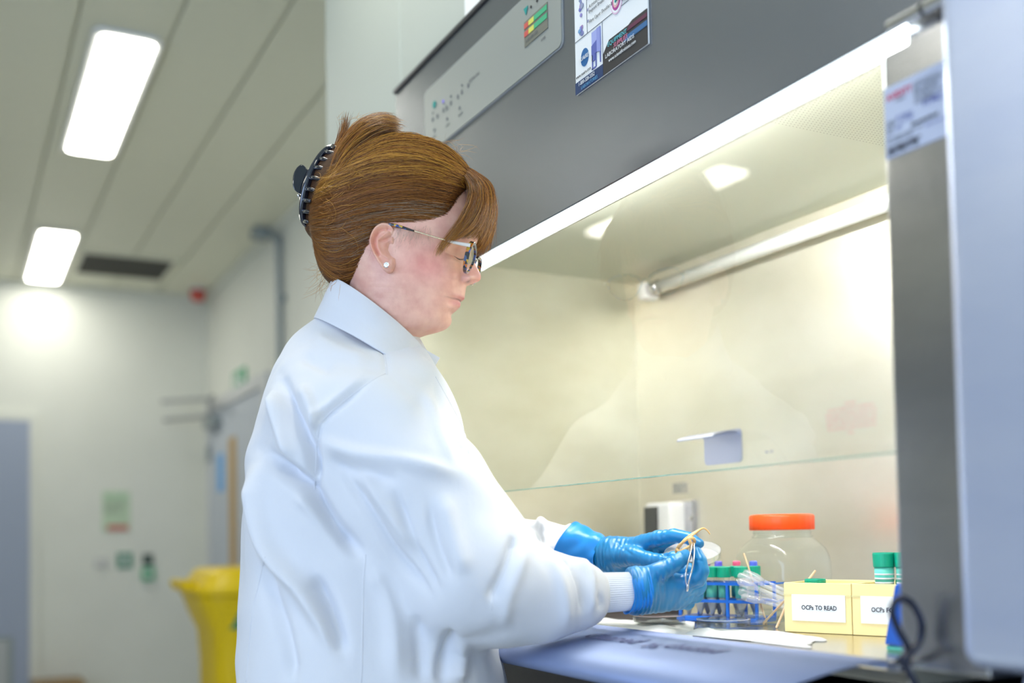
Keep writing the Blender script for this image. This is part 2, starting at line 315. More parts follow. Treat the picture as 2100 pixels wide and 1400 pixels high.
# yellow clinical bin
bc = np.array([-4.68, 1.165, 0.]); 
t = empty('clinical_waste_bin', bc, 'large yellow lidded clinical waste bin against the wall behind the woman', 'bin')
def ring_loft(mb, levels, c, p=5., n=40):
    V = []; 
    for (hx, hy, z, ox, oy) in levels:
        for k in range(n):
            a = 2*pi*k/n; ca, sa = cos(a), sin(a)
            V.append((c[0]+ox+abs(ca)**(2/p)*np.sign(ca)*hx, c[1]+oy+abs(sa)**(2/p)*np.sign(sa)*hy, z))
    m = len(levels); F = [(i*n+k, i*n+(k+1) % n, (i+1)*n+(k+1) % n, (i+1)*n+k) for i in range(m-1) for k in range(n)]
    F += [tuple(range(n-1, -1, -1)), tuple((m-1)*n+k for k in range(n))]; return mb.add(V, F)
ring_loft(MB(), [(.20, .18, .06, 0, 0), (.215, .195, .10, 0, 0), (.225, .205, .60, 0, 0), (.235, .215, .72, 0, 0), (.255, .24, .80, 0, -.01), (.272, .262, .86, 0, -.01), (.276, .266, .885, 0, -.01)], bc).build('bin_body', M_yellow, t, smooth=True)
ring_loft(MB(), [(.286, .276, .880, 0, -.01), (.286, .276, .905, 0, -.01), (.27, .26, .925, 0, 0), (.25, .24, .96, 0, 0), (.23, .22, .985, 0, 0), (.19, .18, .99, 0, 0)], bc).build('lid', M_yellow, t, smooth=True)
MB().tube([(bc[0]-.12, bc[1]-.315, .93), (bc[0]+.12, bc[1]-.315, .93)], .015, 10).box(bc[0]-.13, bc[0]-.1, bc[1]-.32, bc[1]-.265, .90, .94).box(bc[0]+.1, bc[0]+.13, bc[1]-.32, bc[1]-.265, .90, .94).build('lid_handle', M_yellow, t)
MB().lathe([(.075, 0), (.075, .012), (.0, .014)], tuple(at(481, 1252, 4.40)), axis=(1, -.45, -.1)).build('green_badge', mat('badge_green', (.0, .22, .12), .4), t)
for sy in (-1, 1): MB().lathe([(.07, -.02), (.075, 0), (.07, .02)], (bc[0]-.19, bc[1]+.15*sy, .075), axis=(0, 1, 0)).build('wheel', M_black, t, smooth=True)
# ------------------------------------------------------------------ safety cabinet
CX0, CX1, CY0, CY1, WZ = -1.885, -.722, .78, 1.29, .965
cab = empty('safety_cabinet', (-1.3, 1.0, 0), 'large brushed steel biological safety cabinet with raised glass sash and lit interior', 'cabinet')
MB().box(-1.965, -.627, CY0, CY0+.022, 1.567, 1.984).box(-1.965, -.627, CY0+.022, CY1, 1.66, 1.984).build('canopy', M_canopy, cab, bevel=.003)
MB().tube([(-1.52, .845, 1.618), (-.76, .845, 1.618)], .013, 16).build('inner_lamp', lamp('inner_tube', (1.0, .96, .93), TUBE_E), cab, smooth=True)
bx('lamp_tray', -1.88, -.73, .803, .88, 1.636, 1.65, M_white, cab, bevel=.001)
MB().box(-1.967, -.625, CY0-.004, CY0+.03, 1.984, 1.992).build('top_trim', M_dark, cab, bevel=.001)
bx('canopy_lip', -1.965, -.724, CY0+.0075, CY0+.0125, 1.5475, 1.60, M_steel, cab, bevel=.001)
bx('lamp_strip', -1.95, -.690, CY0+.0005, CY0+.0045, 1.548, 1.5665, lamp('cabinet_lamp', (.90, 1.0, .97), STRIP_E), cab, bevel=.002)  # right end runs over the post, standing in for the strip's reflection there
bx('inner_back_wall', CX0-.02, CX1+.02, CY1, CY1+.006, WZ-.01, 1.64, M_inner, cab, bevel=0)
bx('back_panel', -1.965, -.627, CY1+.007, CY1+.02, .0, 1.98, M_canopy, cab, bevel=0)
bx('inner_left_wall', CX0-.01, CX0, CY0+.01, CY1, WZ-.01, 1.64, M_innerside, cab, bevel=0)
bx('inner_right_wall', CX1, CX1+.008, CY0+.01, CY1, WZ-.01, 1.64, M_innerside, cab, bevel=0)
bx('inner_ceiling', CX0, CX1, CY0+.10, CY1, 1.634, 1.645, M_perf, cab, bevel=0)
M_hole = mat('perforation', (.24, .24, .21), .8)
mb = MB()
hx = np.arange(-1.06, -.735, .006); 
for i, a in enumerate(hx):
    for j in range(56):
        yy = CY0+.112+j*.006+.003*(i % 2); mb.add([(a-.0011, yy, 1.6337), (a, yy-.0011, 1.6337), (a+.0011, yy, 1.6337), (a, yy+.0011, 1.6337)], [(0, 1, 2, 3)])
mb.build('perforations', M_hole, cab, kind='stuff')
bx('left_post', -1.965, CX0-.001, CY0+.004, CY0+.05, .975, 1.545, M_steel, cab, bevel=.003)
bx('side_post', CX1, -.625, CY0+.002, CY0+.06, .972, 1.5665, M_steel, cab, bevel=.003)
MB().box(-.622, -.36, .738, 1.29, .985, 2.5).build('side_panel', M_panelblue, cab, bevel=.016, seg=6)
bx('side_foot', -.57, -.37, .75, 1.2, .0, .983, M_panelblue, cab, bevel=.004)
bx('left_outer_side', -1.975, -1.966, CY0+.01, CY1, .0, 1.98, M_canopy, cab, bevel=.001)
bx('worktop', CX0, CX1, CY0+.02, CY1, WZ-.012, WZ, M_worktop, cab, bevel=.001)
bx('lower_body', -1.965, -.63, CY0+.035, CY1, .10, WZ-.04, M_dark, cab, bevel=.004)
for px_ in (-1.9, -.7):
    for py_ in (.85, 1.2): MB().lathe([(.03, 0), (.03, .10)], (px_, py_, 0), 16).build('foot', M_black, cab)
# air foil lip: curved sheet
prof = [(.80, .967), (.798, .974), (.790, .9765), (.77, .9755), (.73, .971), (.69, .9645), (.665, .958), (.652, .950), (.648, .940), (.654, .932), (.668, .930)]
mb = MB(); V = []; n = len(prof)
out = catmull(prof, 40); T = np.gradient(out, axis=0); T /= np.linalg.norm(T, axis=1)[:, None]; inn = out+np.c_[-T[:, 1], T[:, 0]]*.002
R_ = np.vstack([out, inn[::-1]]); m_ = len(R_)
for xx in (-1.96, -.752): V += [(xx, a, b) for a, b in R_]
mb.add(V, [(k, (k+1) % m_, m_+(k+1) % m_, m_+k) for k in range(m_)]+[tuple(range(m_-1, -1, -1)), tuple(range(m_, 2*m_))])
mb.build('air_foil', M_lip, cab, smooth=True)
# sash
sash = bx('glass_sash', CX0+.005, CX1-.001, CY0+.006, CY0+.011, 1.1735, 1.5485, M_glass, cab, bevel=0)
bx('sash_edge', CX0+.005, CX1-.001, CY0+.0055, CY0+.0115, 1.1720, 1.1735, M_glassedge, sash, bevel=0)
def clip(mb):
    x0, x1 = -1.008, -.941; y = CY0+.004
    P = rrect(x1-x0, .038, .006); plate(mb, P, 0, .0016, lambda a, b, z: ((x0+x1)/2+a, y-z, 1.198+b)); 
    pr = [(y-.0016, 1.210), (y-.004, 1.2125), (y-.010, 1.2135), (y-.020, 1.2125), (y-.036, 1.2085), (y-.040, 1.206)]; pr = catmull(pr, 14)
    V = [(xx, a, b+dz) for xx in (x0-.001, x1-.003) for dz in (0, .0016) for a, b in pr]; k = len(pr)
    F = []
    for i in range(k-1):
        F += [(i, i+1, 2*k+i+1, 2*k+i), (k+i, 3*k+i, 3*k+i+1, k+i+1), (i, k+i, k+i+1, i+1), (2*k+i, 2*k+i+1, 3*k+i+1, 3*k+i)]
    F += [(0, 2*k, 3*k, k), (k-1, 2*k-1, 4*k-1, 3*k-1)]
    mb.add(V, F); return mb
clip(MB()).build('handle_clip', mat('clip_aluminium', (.52, .54, .64), .38, .8), sash)
text('caution_print', 'CAUTION\nDO NOT OPERATE WITH THE WINDOW\nRAISED ABOVE THE HEIGHT SHOWN AS THE\nAIR BARRIER MAY NOT THEN PROTECT THE\nOPERATOR. WEAR EYE PROTECTION WHILE\nTHE ULTRAVIOLET LAMP IS SWITCHED ON\n8 inch', .0046, (-.779, CY0+.0052, 1.2245), RYW, mat('faded_red_ink', (.78, .42, .40), .7), sash, 'CENTER', spacing=1.05, sx=.72)
text('caution_print', 'No. 1 25', .0035, (-.905, CY0+.0052, 1.186), RYW, M_inkb, sash)
# uv lamp on the back wall
uv = empty('ultraviolet_tube', (-1.79, 1.26, 1.6), parent=cab)
MB().tube([(-1.775, 1.262, 1.598), (-.73, 1.262, 1.598)], .0135, 20).build('tube', mat('unlit_tube', (.85, .88, .88), .08, coat=1.), uv, smooth=True)
MB().tube([(-1.785, 1.262, 1.598), (-1.755, 1.262, 1.598)], .0145, 20).build('tube_cap', M_chrome, uv, smooth=True)
bx('end_socket', -1.812, -1.785, 1.243, 1.285, 1.578, 1.614, M_white, uv, bevel=.008)
bx('fixture_rail', -1.80, -.725, 1.276, 1.289, 1.596, 1.634, M_inner, uv, bevel=.003)
# outlet on the back wall
ob = empty('power_outlet', (-1.73, 1.27, 1.12), parent=cab)
bx('outlet_plate', -1.765, -1.690, 1.281, 1.2895, 1.055, 1.166, M_steel, ob, bevel=.002)
bx('outlet_housing', -1.805, -1.716, 1.245, 1.285, 1.035, 1.163, M_white, ob, bevel=.008, seg=3)
bx('outlet_window', -1.800, -1.755, 1.240, 1.2455, 1.04, 1.155, mat('smoked_cover', (.06, .065, .065), .15), ob, bevel=.005)
MB().lathe([(.005, 0), (.004, .003), (0, .004)], (-1.700, 1.281, 1.13), axis=(0, -1, 0)).build('screw', M_chrome, ob)
bx('outlet_label', -1.765, -1.715, 1.288, 1.2897, 1.180, 1.202, mat('faded_label', (.42, .41, .35), .6), ob, bevel=0)
text('outlet_print', 'MAX LOAD\n5 AMPS', .0085, (-1.762, 1.2876, 1.1925), RYW, M_inkg, ob)
# control panel on canopy
Yc = CY0
cp = empty('control_panel', (-1.56, Yc, 1.86), parent=cab)
mb = MB(); x0, x1, z0, z1 = -1.811, -1.308, 1.807, 1.927
plate(mb, rrect(x1-x0, z1-z0, .010), 0, .003, lambda a, b, z: ((x0+x1)/2+a, Yc-z, (z0+z1)/2+b)); mb.build('panel_face', mat('panel_face', (.37, .39, .36), .33, .2), cp)
mb = MB(); plate(mb, rrect(x1-x0+.005, z1-z0+.005, .011), 0, .0012, lambda a, b, z: ((x0+x1)/2+a, Yc-z, (z0+z1)/2+b)); mb.build('panel_rim', M_grey, cp)
disp = bx('display', -1.417, -1.345, Yc-.0042, Yc-.003, 1.848, 1.887, mat('display_ground', (.20, .20, .16), .3), cp, bevel=0)
def chip(n, a, b, c, d, m, par): return bx(n, a, b, Yc-.0049, Yc-.0043, c, d, m, par, bevel=0)
for (z_, xs_) in ((1.879, (-1.416, -1.402, -1.385)), (1.8665, (-1.416, -1.402, -1.385))):
    chip('red_segment', xs_[0], xs_[1]-.0008, z_-.0035, z_+.0045, M_red, disp); chip('yellow_segment', xs_[1], xs_[2]-.0008, z_-.0035, z_+.0045, M_yellowp, disp); chip('green_segment', xs_[2], -1.3455, z_-.0035, z_+.0045, M_green, disp)
text('display_print', '0 50 100 150', .007, (-1.412, Yc-.0049, 1.853), RYW, M_inkg, disp)
def flat(name, pts, m, par, y): 
    V = [(a, y, b) for a, b in pts]+[(a, y+.0006, b) for a, b in pts]; n = len(pts)
    return mesh(name, V, [tuple(range(n)), tuple(range(2*n-1, n-1, -1))]+[(k, n+k, n+(k+1) % n, (k+1) % n) for k in range(n)], m, par)
def disc(name, x, z, r, m, par, y, sx=1.): return flat(name, [(x+r*sx*cos(2*pi*k/24), z+r*sin(2*pi*k/24)) for k in range(24)], m, par, y)
flat('green_triangle', [(-1.418, 1.9085), (-1.404, 1.9085), (-1.411, 1.896)], M_teal, cp, Yc-.0042)
disc('indicator', -1.395, 1.902, .0022, M_ink, cp, Yc-.0042); disc('indicator', -1.376, 1.903, .0025, M_ink, cp, Yc-.0042)
disc('lit_indicator', -1.3585, 1.904, .0035, lamp('green_led', (.55, 1., .02), 1.2), cp, Yc-.0042)
text('panel_print', 'LEVEL', .0055, (-1.366, Yc-.0038, 1.836), RYW, M_inkg, cp)
text('panel_print', 'SENTINEL GOLD', .0065, (-1.617, Yc-.0038, 1.871), RYW, M_inkg, cp, sx=.85)
disc('maker_mark', -1.7635, 1.888, .0065, M_teal, cp, Yc-.0042)
for k, (x_, z_) in enumerate([(-1.772, 1.863), (-1.751, 1.862), (-1.724, 1.863), (-1.710, 1.862), (-1.692, 1.864), (-1.662, 1.864), (-1.646, 1.866), (-1.620, 1.868)]):
    disc('key_mark', x_, z_, .0042, M_inkg, cp, Yc-.0040, .7); 
    if k % 2 == 0: disc('key_mark', x_+.001, z_+.012, .0022, M_inkg, cp, Yc-.0040)
disc('lit_indicator', -1.724, 1.879, .003, lamp('violet_led', (.35, .3, 1.), .9), cp, Yc-.0042)
for x_, s_ in ((-1.772, 'FAN'), (-1.715, 'LIGHT'), (-1.662, 'ALARM')):
    text('panel_print', s_, .006, (x_, Yc-.0038, 1.828), RYW, M_inkg, cp); disc('key_mark', x_+.006, 1.842, .003, M_inkg, cp, Yc-.0040)
# gas strut
gs = empty('sash_hinge', (-.66, CY0-.01, 1.56), parent=cab)
MB().tube([(-.700, CY0-.010, 1.5655), (-.662, CY0-.010, 1.5655)], .0062, 18).build('barrel', M_chrome, gs, smooth=False)
MB().tube([(-.661, CY0-.010, 1.5655), (-.6585, CY0-.010, 1.5655)], .0068, 18).build('seal_ring', M_black, gs)
MB().tube([(-.6585, CY0-.010, 1.5655), (-.615, CY0-.010, 1.5655)], .0062, 18).build('barrel', M_chrome, gs, smooth=False)
MB().lathe([(.005, 0), (.005, .005), (.003, .006), (0, .006)], (-.612, CY0-.006, 1.580), axis=(0, -1, 0)).build('bolt', M_chrome, gs)
MB().lathe([(.004, 0), (.004, .004), (0, .005)], (-.705, CY0, 1.573), axis=(0, -1, 0)).build('bolt', M_dark, gs)
# smudged marker writing on the air foil
for s_, x_, y_, sz in (('Cleaned', -1.185, .715, .034), ('26.', -1.048, .712, .024), ('checked', -1.018, .722, .028)):
    text('marker_writing', s_, sz, (x_, y_, .9745-(0.77-y_)*.10+.0018), (radians(8), 0, radians(2)), mat('smudged_marker', (.10, .11, .24), .6), cab, shear=.3, ext=.00002, bold=.0007)
# ------------------------------------------------------------------ things fixed to the front
def card_root(name, loc, lab, cat): return empty(name, loc, lab, cat)
po = card_root('laminated_poster', (-1.1825, Yc, 1.72), 'laminated white supplier poster with dark base stuck on the cabinet canopy', 'poster')
px0, px1, pz0, pz1 = -1.2715, -1.0935, 1.7185, 1.955
bx('poster_sheet', px0, px1, Yc-.0026, Yc-.0004, pz0, pz1, M_paperw, po, bevel=.0006)
yp = Yc-.0033
flat('black_band', [(-1.199, 1.7187), (-1.0945, 1.7187), (-1.0945, 1.764), (-1.128, 1.764), (-1.137, 1.761), (-1.183, 1.761), (-1.199, 1.747)], mat('band_black', (.03, .028, .03), .5), po, yp)
flat('navy_band', [(px0, 1.7187), (-1.1995, 1.7187), (-1.1995, 1.735), (px0, 1.735)], mat('band_navy', (.01, .04, .13), .5), po, yp)
flat('colour_stripe', [(-1.15, 1.742), (-1.0945, 1.742), (-1.0945, 1.749), (-1.14, 1.749)], mat('stripe_blue', (.03, .14, .32), .5), po, yp-.0006)
flat('colour_stripe', [(-1.14, 1.7535), (-1.0945, 1.7535), (-1.0945, 1.759), (-1.135, 1.759)], mat('stripe_plum', (.12, .02, .06), .5), po, yp-.0006)
for (a, b, c, d) in ((px0, px1-.001, 1.793, 1.7936), (-1.1995, -1.199, 1.735, 1.793), (-1.238, -1.2375, 1.793, 1.955)): bx('rule_line', a, b, yp, yp+.0005, c, d, M_inkg, po, bevel=0)
yq = yp-.0008
text('poster_print', 'Perform\nany Comp\n\nActivities should be\nfrequent Breaks\n\nHave Upper Shoulder & Upper Arm Rotation', .0074, (-1.231, yq, 1.846), RYW, M_inkg, po, sx=.82, spacing=.95)
text('poster_print', '¤\n\n¤\n\n¤', .0075, (-1.2355, yq, 1.8375), RYW, M_inkb, po, spacing=1.05)
text('poster_print', 'EQUIPMENT', .0085, (-1.186, yq, 1.752), RYW, mat('print_cyan', (.12, .55, .62), .6), po)
text('poster_print', 'SUPPLIES', .0085, (-1.172, yq, 1.745), RYW, mat('print_pink', (.75, .22, .35), .6), po, shear=.25)
text('poster_print', 'LABORATORY AIDS', .0078, (-1.192, yq, 1.7385), RYW, M_paperw, po)
text('poster_print', 'www.scientificvisions.com', .0068, (-1.184, yq, 1.7305), RYW, M_paperw, po, sx=.9)
text('poster_print', '1-800-328-3352', .0078, (-1.262, yq, 1.7275), RYW, M_paperw, po, sx=.85)
text('poster_print', 'LABORATORIES', .0068, (-1.255, yq, 1.7205), RYW, mat('print_sky', (.10, .35, .60), .6), po, sx=.9)
text('poster_print', 'www.nuaire.com', .0068, (-1.268, yq, 1.7395), RYW, M_ink, po, sx=.85)
disc('blue_globe', -1.2455, 1.763, .0125, mat('globe_blue', (.01, .12, .33), .5), po, yp, .8)
text('poster_print', 'NUAIRE', .0085, (-1.261, yq, 1.760), RYW, M_paperw, po, shear=.3, sx=.9)
for r_, c_ in ((.0175, (.80, .55, .70)), (.0155, (.84, .86, .85)), (.0125, (.45, .05, .28)), (.009, (.75, .40, .40)), (.006, (.80, .75, .70)), (.003, (.0, .35, .33))):
    disc('target_ring', -1.163, 1.797+.008, r_, mat('ring', c_, .6), po, yp-.0001*(20-r_*1000), .8)
flat('logo_bar', [(-1.163, 1.803), (-1.120, 1.808), (-1.120, 1.816), (-1.152, 1.808)], M_ink, po, yp-.0022)
text('poster_print', 'Scientific\n  Visions inc.', .0085, (-1.152, yp-.0026, 1.802), RYW, M_ink, po, sx=.85, spacing=.75)
flat('picture', [(-1.2265, 1.763), (-1.2035, 1.763), (-1.2035, 1.789), (-1.2265, 1.789)], mat('pic_pale', (.35, .40, .72), .6), po, yp)
flat('picture', [(-1.2265, 1.757), (-1.206, 1.757), (-1.206, 1.776), (-1.2265, 1.770)], mat('pic_mid', (.10, .13, .42), .6), po, yp-.0006)
flat('picture', [(-1.2125, 1.757), (-1.2035, 1.754), (-1.2035, 1.789), (-1.2125, 1.789)], mat('pic_side', (.28, .32, .66), .6), po, yp-.0009)
for a, b, c, d in ((-1.226, -1.224, 1.737, 1.757), (-1.206, -1.204, 1.740, 1.757), (-1.217, -1.215, 1.738, 1.757), (-1.226, -1.218, 1.748, 1.760), (-1.227, -1.217, 1.737, 1.739)): flat('picture', [(a, c), (b, c), (b, d), (a, d)], bpy.data.materials['pic_mid'], po, yp-.0005)
for cx_, cz_, s_ in ((-1.2535, 1.835, 1.), (-1.2535, 1.805, .8)):
    for k in range(9):
        a = random.uniform(0, 6.28); r_ = random.uniform(.002, .008)*s_; disc('picture', cx_+r_*cos(a)*.7, cz_+r_*1.6*sin(a), random.uniform(.002, .0045)*s_, mat('pic_blob', (random.uniform(.15, .4), random.uniform(.15, .35), random.uniform(.4, .6)), .7), po, yp-.0001*k, random.uniform(.4, 1.3))
st = card_root('service_sticker', (-.674, CY0, 1.45), 'white service record sticker with red heading at the top of the steel post', 'sticker')
ys_ = CY0+.002
bx('sticker_sheet', -.7195, -.628, ys_-.0014, ys_-.0002, 1.4485, 1.5165, mat('sticker_paper', (.52, .56, .68), .6), st, bevel=0)
yt = ys_-.0018
text('sticker_print', 'AVIDITY', .0085, (-.716, yt, 1.503), RYW, mat('red_heading', (.60, .03, .08), .6), st, sx=.95, bold=.0002)
text('sticker_print', 'SCIENCE', .003, (-.706, yt, 1.499), RYW, M_inkg, st)
text('sticker_print', 'Avidity Science Ltd\nUnit 7 Global Business\nPark, Long Crendon\nBucks HP18 9BB\nTel: 01844 201 117\nwww.avidityscience.com\nservice@avidity', .0037, (-.684, yt, 1.507), RYW, M_inkg, st, spacing=.82)
text('sticker_print', 'V1963', .0085, (-.676, yt, 1.4835), RYW, M_inkb, st, shear=.3, bold=.0002)
text('sticker_print', 'Serial\nModel\nDate\nDue', .0040, (-.7165, yt, 1.4815), RYW, M_inkg, st, spacing=.85)
text('sticker_print', 'H Taylor\n   E 1718\nA2', .0055, (-.7065, yt, 1.482), RYW, M_inkb, st, shear=.25, spacing=.85)
text('sticker_print', 'Decontaminated', .0050, (-.688, yt, 1.4700), RYW, M_ink, st, bold=.0002, sx=.9)
text('sticker_print', 'Next service due March 2021', .0036, (-.672, yt, 1.4640), RYW, M_inkb, st)
text('sticker_print', 'This cabinet complies with\nthe standard below', .0038, (-.7165, yt, 1.4655), RYW, M_inkg, st, spacing=.85)
text('sticker_print', 'In emergency telephone\nOffice 0844 824 4388\nMobile 07860 111 222', .0040, (-.7165, yt, 1.4570), RYW, M_ink, st, spacing=.72, bold=.0001)
ps = card_root('wall_notice', (-1.64, .80, 2.03), 'small white notice with red mark just above the cabinet top edge', 'notice')
bx('notice_sheet', -1.672, -1.56, .797, .7995, 2.008, 2.15, M_paperw, ps, bevel=0); disc('red_mark', -1.622, 2.045, .013, mat('pale_red', (.75, .25, .2), .6), ps, .7962)
# ------------------------------------------------------------------ things on the work surface
Z = WZ
jr = empty('plastic_jar', (-1.285, 1.142, Z), 'large clear square plastic jar with bright orange screw lid', 'jar')
jc = (-1.293, 1.151, Z); rt = radians(6)
mb = MB()
prof = [(.053, .0015, 4.4), (.059, .006, 4.4), (.0605, .015, 4.4), (.0605, .082, 4.4), (.0600, .096, 4.0), (.0575, .108, 3.4), (.052, .118, 2.7), (.046, .125, 2.2), (.044, .129, 2), (.044, .142, 2)]
mb.lathe(prof, jc, 96, rot=rt)
mb.F = [f for f in mb.F if len(f) == 4 or min(f) == 0]
mb.build('jar_body', M_plastic, jr, smooth=True)
MB().lathe([(.0445, .126), (.047, .127), (.047, .129), (.0445, .130), (.0445, .134), (.0465, .135)], jc, 48).build('neck_ring', M_plastic, jr, smooth=True)
mb = MB(); V = []; 
n = 96
lp = [(.0485, .138), (.0495, .139), (.0495, .159), (.048, .1615), (.043, .1625), (.0, .1625)]
mb.lathe(lp, jc, n); A = mb.V[0]; 
d_ = A[:, :2]-np.array(jc[:2]); k_ = np.arange(len(A)) % n; A[:, :2] = np.array(jc[:2])+d_*(1+.008*((k_ % 4) < 2)[:, None]*((A[:, 2]-Z < .160) & (A[:, 2]-Z > .1385))[:, None])
mb.build('screw_lid', M_orange, jr, smooth=True)
# blue tube rack
ra = np.array([-1.345, .990]); rd = np.array([cos(radians(22)), sin(radians(22))]); rn = np.array([-rd[1], rd[0]])
def rp(a, b, z): q = ra+rd*a+rn*b; return np.array([q[0], q[1], Z+z])
rk = empty('tube_rack', rp(.1, .03, 0), 'blue wire test tube rack holding green capped tubes behind the gloved hands', 'rack')
def rot_box(mb, a0, a1, b0, b1, z0, z1, pf):
    V = [pf(a, b, z) for a in (a0, a1) for b in (b0, b1) for z in (z0, z1)]
    return mb.add(V, [(0, 1, 3, 2), (4, 6, 7, 5), (0, 4, 5, 1), (2, 3, 7, 6), (0, 2, 6, 4), (1, 5, 7, 3)])
RL, RW = .132, .058
rot_box(MB(), -.005, RL, -.003, RW, 0.002, .010, rp).build('rack_base', M_rack, rk, bevel=.002)
for zz in (.031, .057):
    mb = MB(); 
    for b_ in (0., .019, .038, .057): rot_box(mb, 0, RL, b_-.0015, b_+.0015, zz, zz+.0045, rp)
    for k in range(8): a_ = k*.0205; rot_box(mb, a_-.0012, a_+.0012, 0, .06, zz+.001, zz+.0035, rp)
    mb.build('rack_grid', M_rack, rk)
for a_ in (.001, .0825, RL-.002):
    for b_ in (0, .056): rot_box(MB(), a_-.002, a_+.002, b_-.002, b_+.002, .009, .061, rp).build('rack_post', M_rack, rk)
def make_tube(loc, lab, H=.085, r=.0085, dot=None, first=None, fill=True):
    t = empty('sample_tube', loc, lab, 'tube', 'green capped sample tubes in the blue rack')
    mb = MB(); mb.lathe([(.002, .0), (r*.55, .008), (r*.95, .018), (r, .022), (r, H-.014)], (loc[0], loc[1], loc[2]), 20); mb.build('tube_body', M_plastic, t, smooth=True)
    if fill: MB().lathe([(.0015, .0008), (r*.48, .008), (r*.86, .018), (r*.9, .030), (0, .0305)], loc, 16).build('contents', M_cloud, t, smooth=True)
    MB().lathe([(r*1.03, H-.046), (r*1.03, H-.024)], loc, 20).build('paper_label', M_labelg, t, smooth=True)
    MB().lathe([(r*1.18, H-.016), (r*1.22, H-.015), (r*1.22, H-.001), (r*1.1, H), (0, H)], loc, 20).build('cap', M_cap, t, smooth=False)
    if dot: MB().lathe([(r*.7, H+.0002), (r*.7, H+.006), (r*.55, H+.0075), (0, H+.0078)], loc, 14).build('sticker_dot', mat('dot', dot, .5), t)
    return t
TL = [(.010, .010, 'leftmost front green capped tube in the blue rack, partly behind the glove', None), (.0305, .010, 'front green capped tube with a red dot in the blue rack', (.9, .06, .04)), (.051, .010, 'second front green capped tube in the blue rack', None), (.0715, .010, 'third front green capped tube beside the rack post', None),
      (.0305, .031, 'middle row green tube behind the red dotted cap', (.55, .1, .5)), (.051, .031, 'middle row green tube with a violet blue dot on its cap', (.15, .12, .75)), (.0715, .050, 'back row green tube with a pink dot on its cap', (.85, .12, .25)), (.100, .05, 'rear green tube with a blue dot near the pipettes', (.1, .15, .75)), (.100, .010, 'front green tube right of the rack post, behind the pipettes', None)]
for a_, b_, lab, dt in TL: make_tube(rp(a_, b_, .0105), lab, dot=dt, H=.074)
# card boxes
ba = np.array([-1.123, 1.000]); bd = np.array([cos(radians(20.5)), sin(radians(20.5))]); bn = np.array([-bd[1], bd[0]])
def bp(a, b, z): q = ba+bd*a+bn*b; return np.array([q[0], q[1], Z+z])
RB = (radians(90), 0, radians(20.5))
def card_box(a0, w, lab, words, tx):
    t = empty('card_box', bp(a0+w/2, .05, 0), lab, 'box', 'cream card tube boxes')
    pf = bp; a1 = a0+w; d = .105; h = .0665; th = .002
    mb = MB(); rot_box(mb, a0, a1, 0, th, 0.0005, h, pf); rot_box(mb, a0, a1, d-th, d, .0005, h, pf); rot_box(mb, a0, a0+th, th, d-th, .0005, h, pf); rot_box(mb, a1-th, a1, th, d-th, .0005, h, pf); rot_box(mb, a0+th, a1-th, th, d-th, .0005, .003, pf)
    mb.build('carton', M_card, t, bevel=.0008)
    rot_box(MB(), a0-.0002, a1+.0002, -.0006, -.0001, h-.0175, h-.0150, pf).build('fold_line', M_cardin, t)
    rot_box(MB(), a0+.012, a1-.008, -.0012, -.0003, .016, .051, pf).build('white_label', M_paperw, t)
    text('label_print', words, .0085, bp(a0+tx, -.0016, .031), RB, M_ink, t, sx=.85, bold=.00015)
    return t
card_box(0, .0955, 'left cream card box labelled OCPs TO READ', 'OCPs TO READ', .026)
card_box(.0965, .0955, 'right cream card box labelled OCPs FOR, beside the steel post', 'OCPs FOR', .026)
def big_tube(loc, lab, r=.0115, H=.078):
    t = empty('specimen_tube', loc, lab, 'tube', 'wide green capped specimen tubes in the card boxes')
    mb = MB(); mb.lathe([(r*.9, .0), (r*.95, .003), (r, .01), (r*1.05, H-.018)], loc, 24); mb.build('tube_body', M_plastic, t, smooth=True)
    MB().lathe([(r*.86, .002), (r*.88, .01), (r*.88, .028), (0, .0285)], loc, 18).build('contents', M_paperw, t, smooth=True)
    MB().lathe([(r*1.02, H-.045), (r*1.08, H-.019)], loc, 24).build('paper_label', M_labelg, t, smooth=True)
    for k in range(4): MB().lathe([(r*(1.045+.008*k), H-.040+.0055*k), (r*(1.048+.008*k), H-.038+.0055*k)], loc, 24).build('label_line', M_paperw, t, smooth=True)
    MB().lathe([(r*1.12, H-.019), (r*1.18, H-.018), (r*1.24, H-.002), (r*1.20, H), (r*1.05, H), (r*1.0, H-.002), (0, H-.002)], loc, 32).build('cap', M_cap, t, smooth=False)
    return t
for (a_, b_, z_, lab) in ((.128, .030, .026, 'upright wide green capped tube in the right card box, nearer its middle'), (.156, .032, .026, 'upright wide green capped tube half hidden by the steel post'),
                      (.024, .045, .004, 'low green capped tube just showing over the left card box rim'), (.145, .06, .004, 'low green cap behind the two upright tubes in the right card box')):
    big_tube(bp(a_, b_, z_), lab, H=.080 if z_ > .01 else .066)
# wooden sticks and pipettes
def stick(name, p, q, m, lab, cat, grp, r=.0013):
    p, q = np.array(p), np.array(q); c = (p+q)/2
    t = empty(name, c, lab, cat, grp); 
    return t
for i, (p, q, lab) in enumerate([((1525, 1134, 1.60), (1572, 1276, 1.575), 'tall wooden applicator stick leaning left among the pipettes'), ((1612, 1228, 1.52), (1566, 1277, 1.56), 'wooden applicator stick sloping down left from the card box corner'),
                                 ((1614, 1236, 1.51), (1592, 1287, 1.50), 'short steep wooden stick beside the card box corner'), ((1672, 1170, 1.55), (1640, 1212, 1.53), 'long wooden stick end rising over the left card box'), ((1682, 1187, 1.56), (1650, 1218, 1.54), 'lower wooden stick end beside the taller one in the left card box')]):
    a, b = at(*p), at(*q); o = MB().tube([a, b], .0016, 8).build('applicator_stick', M_wood, origin=(a+b)/2); tag(o, lab, 'stick', 'wooden applicator sticks')
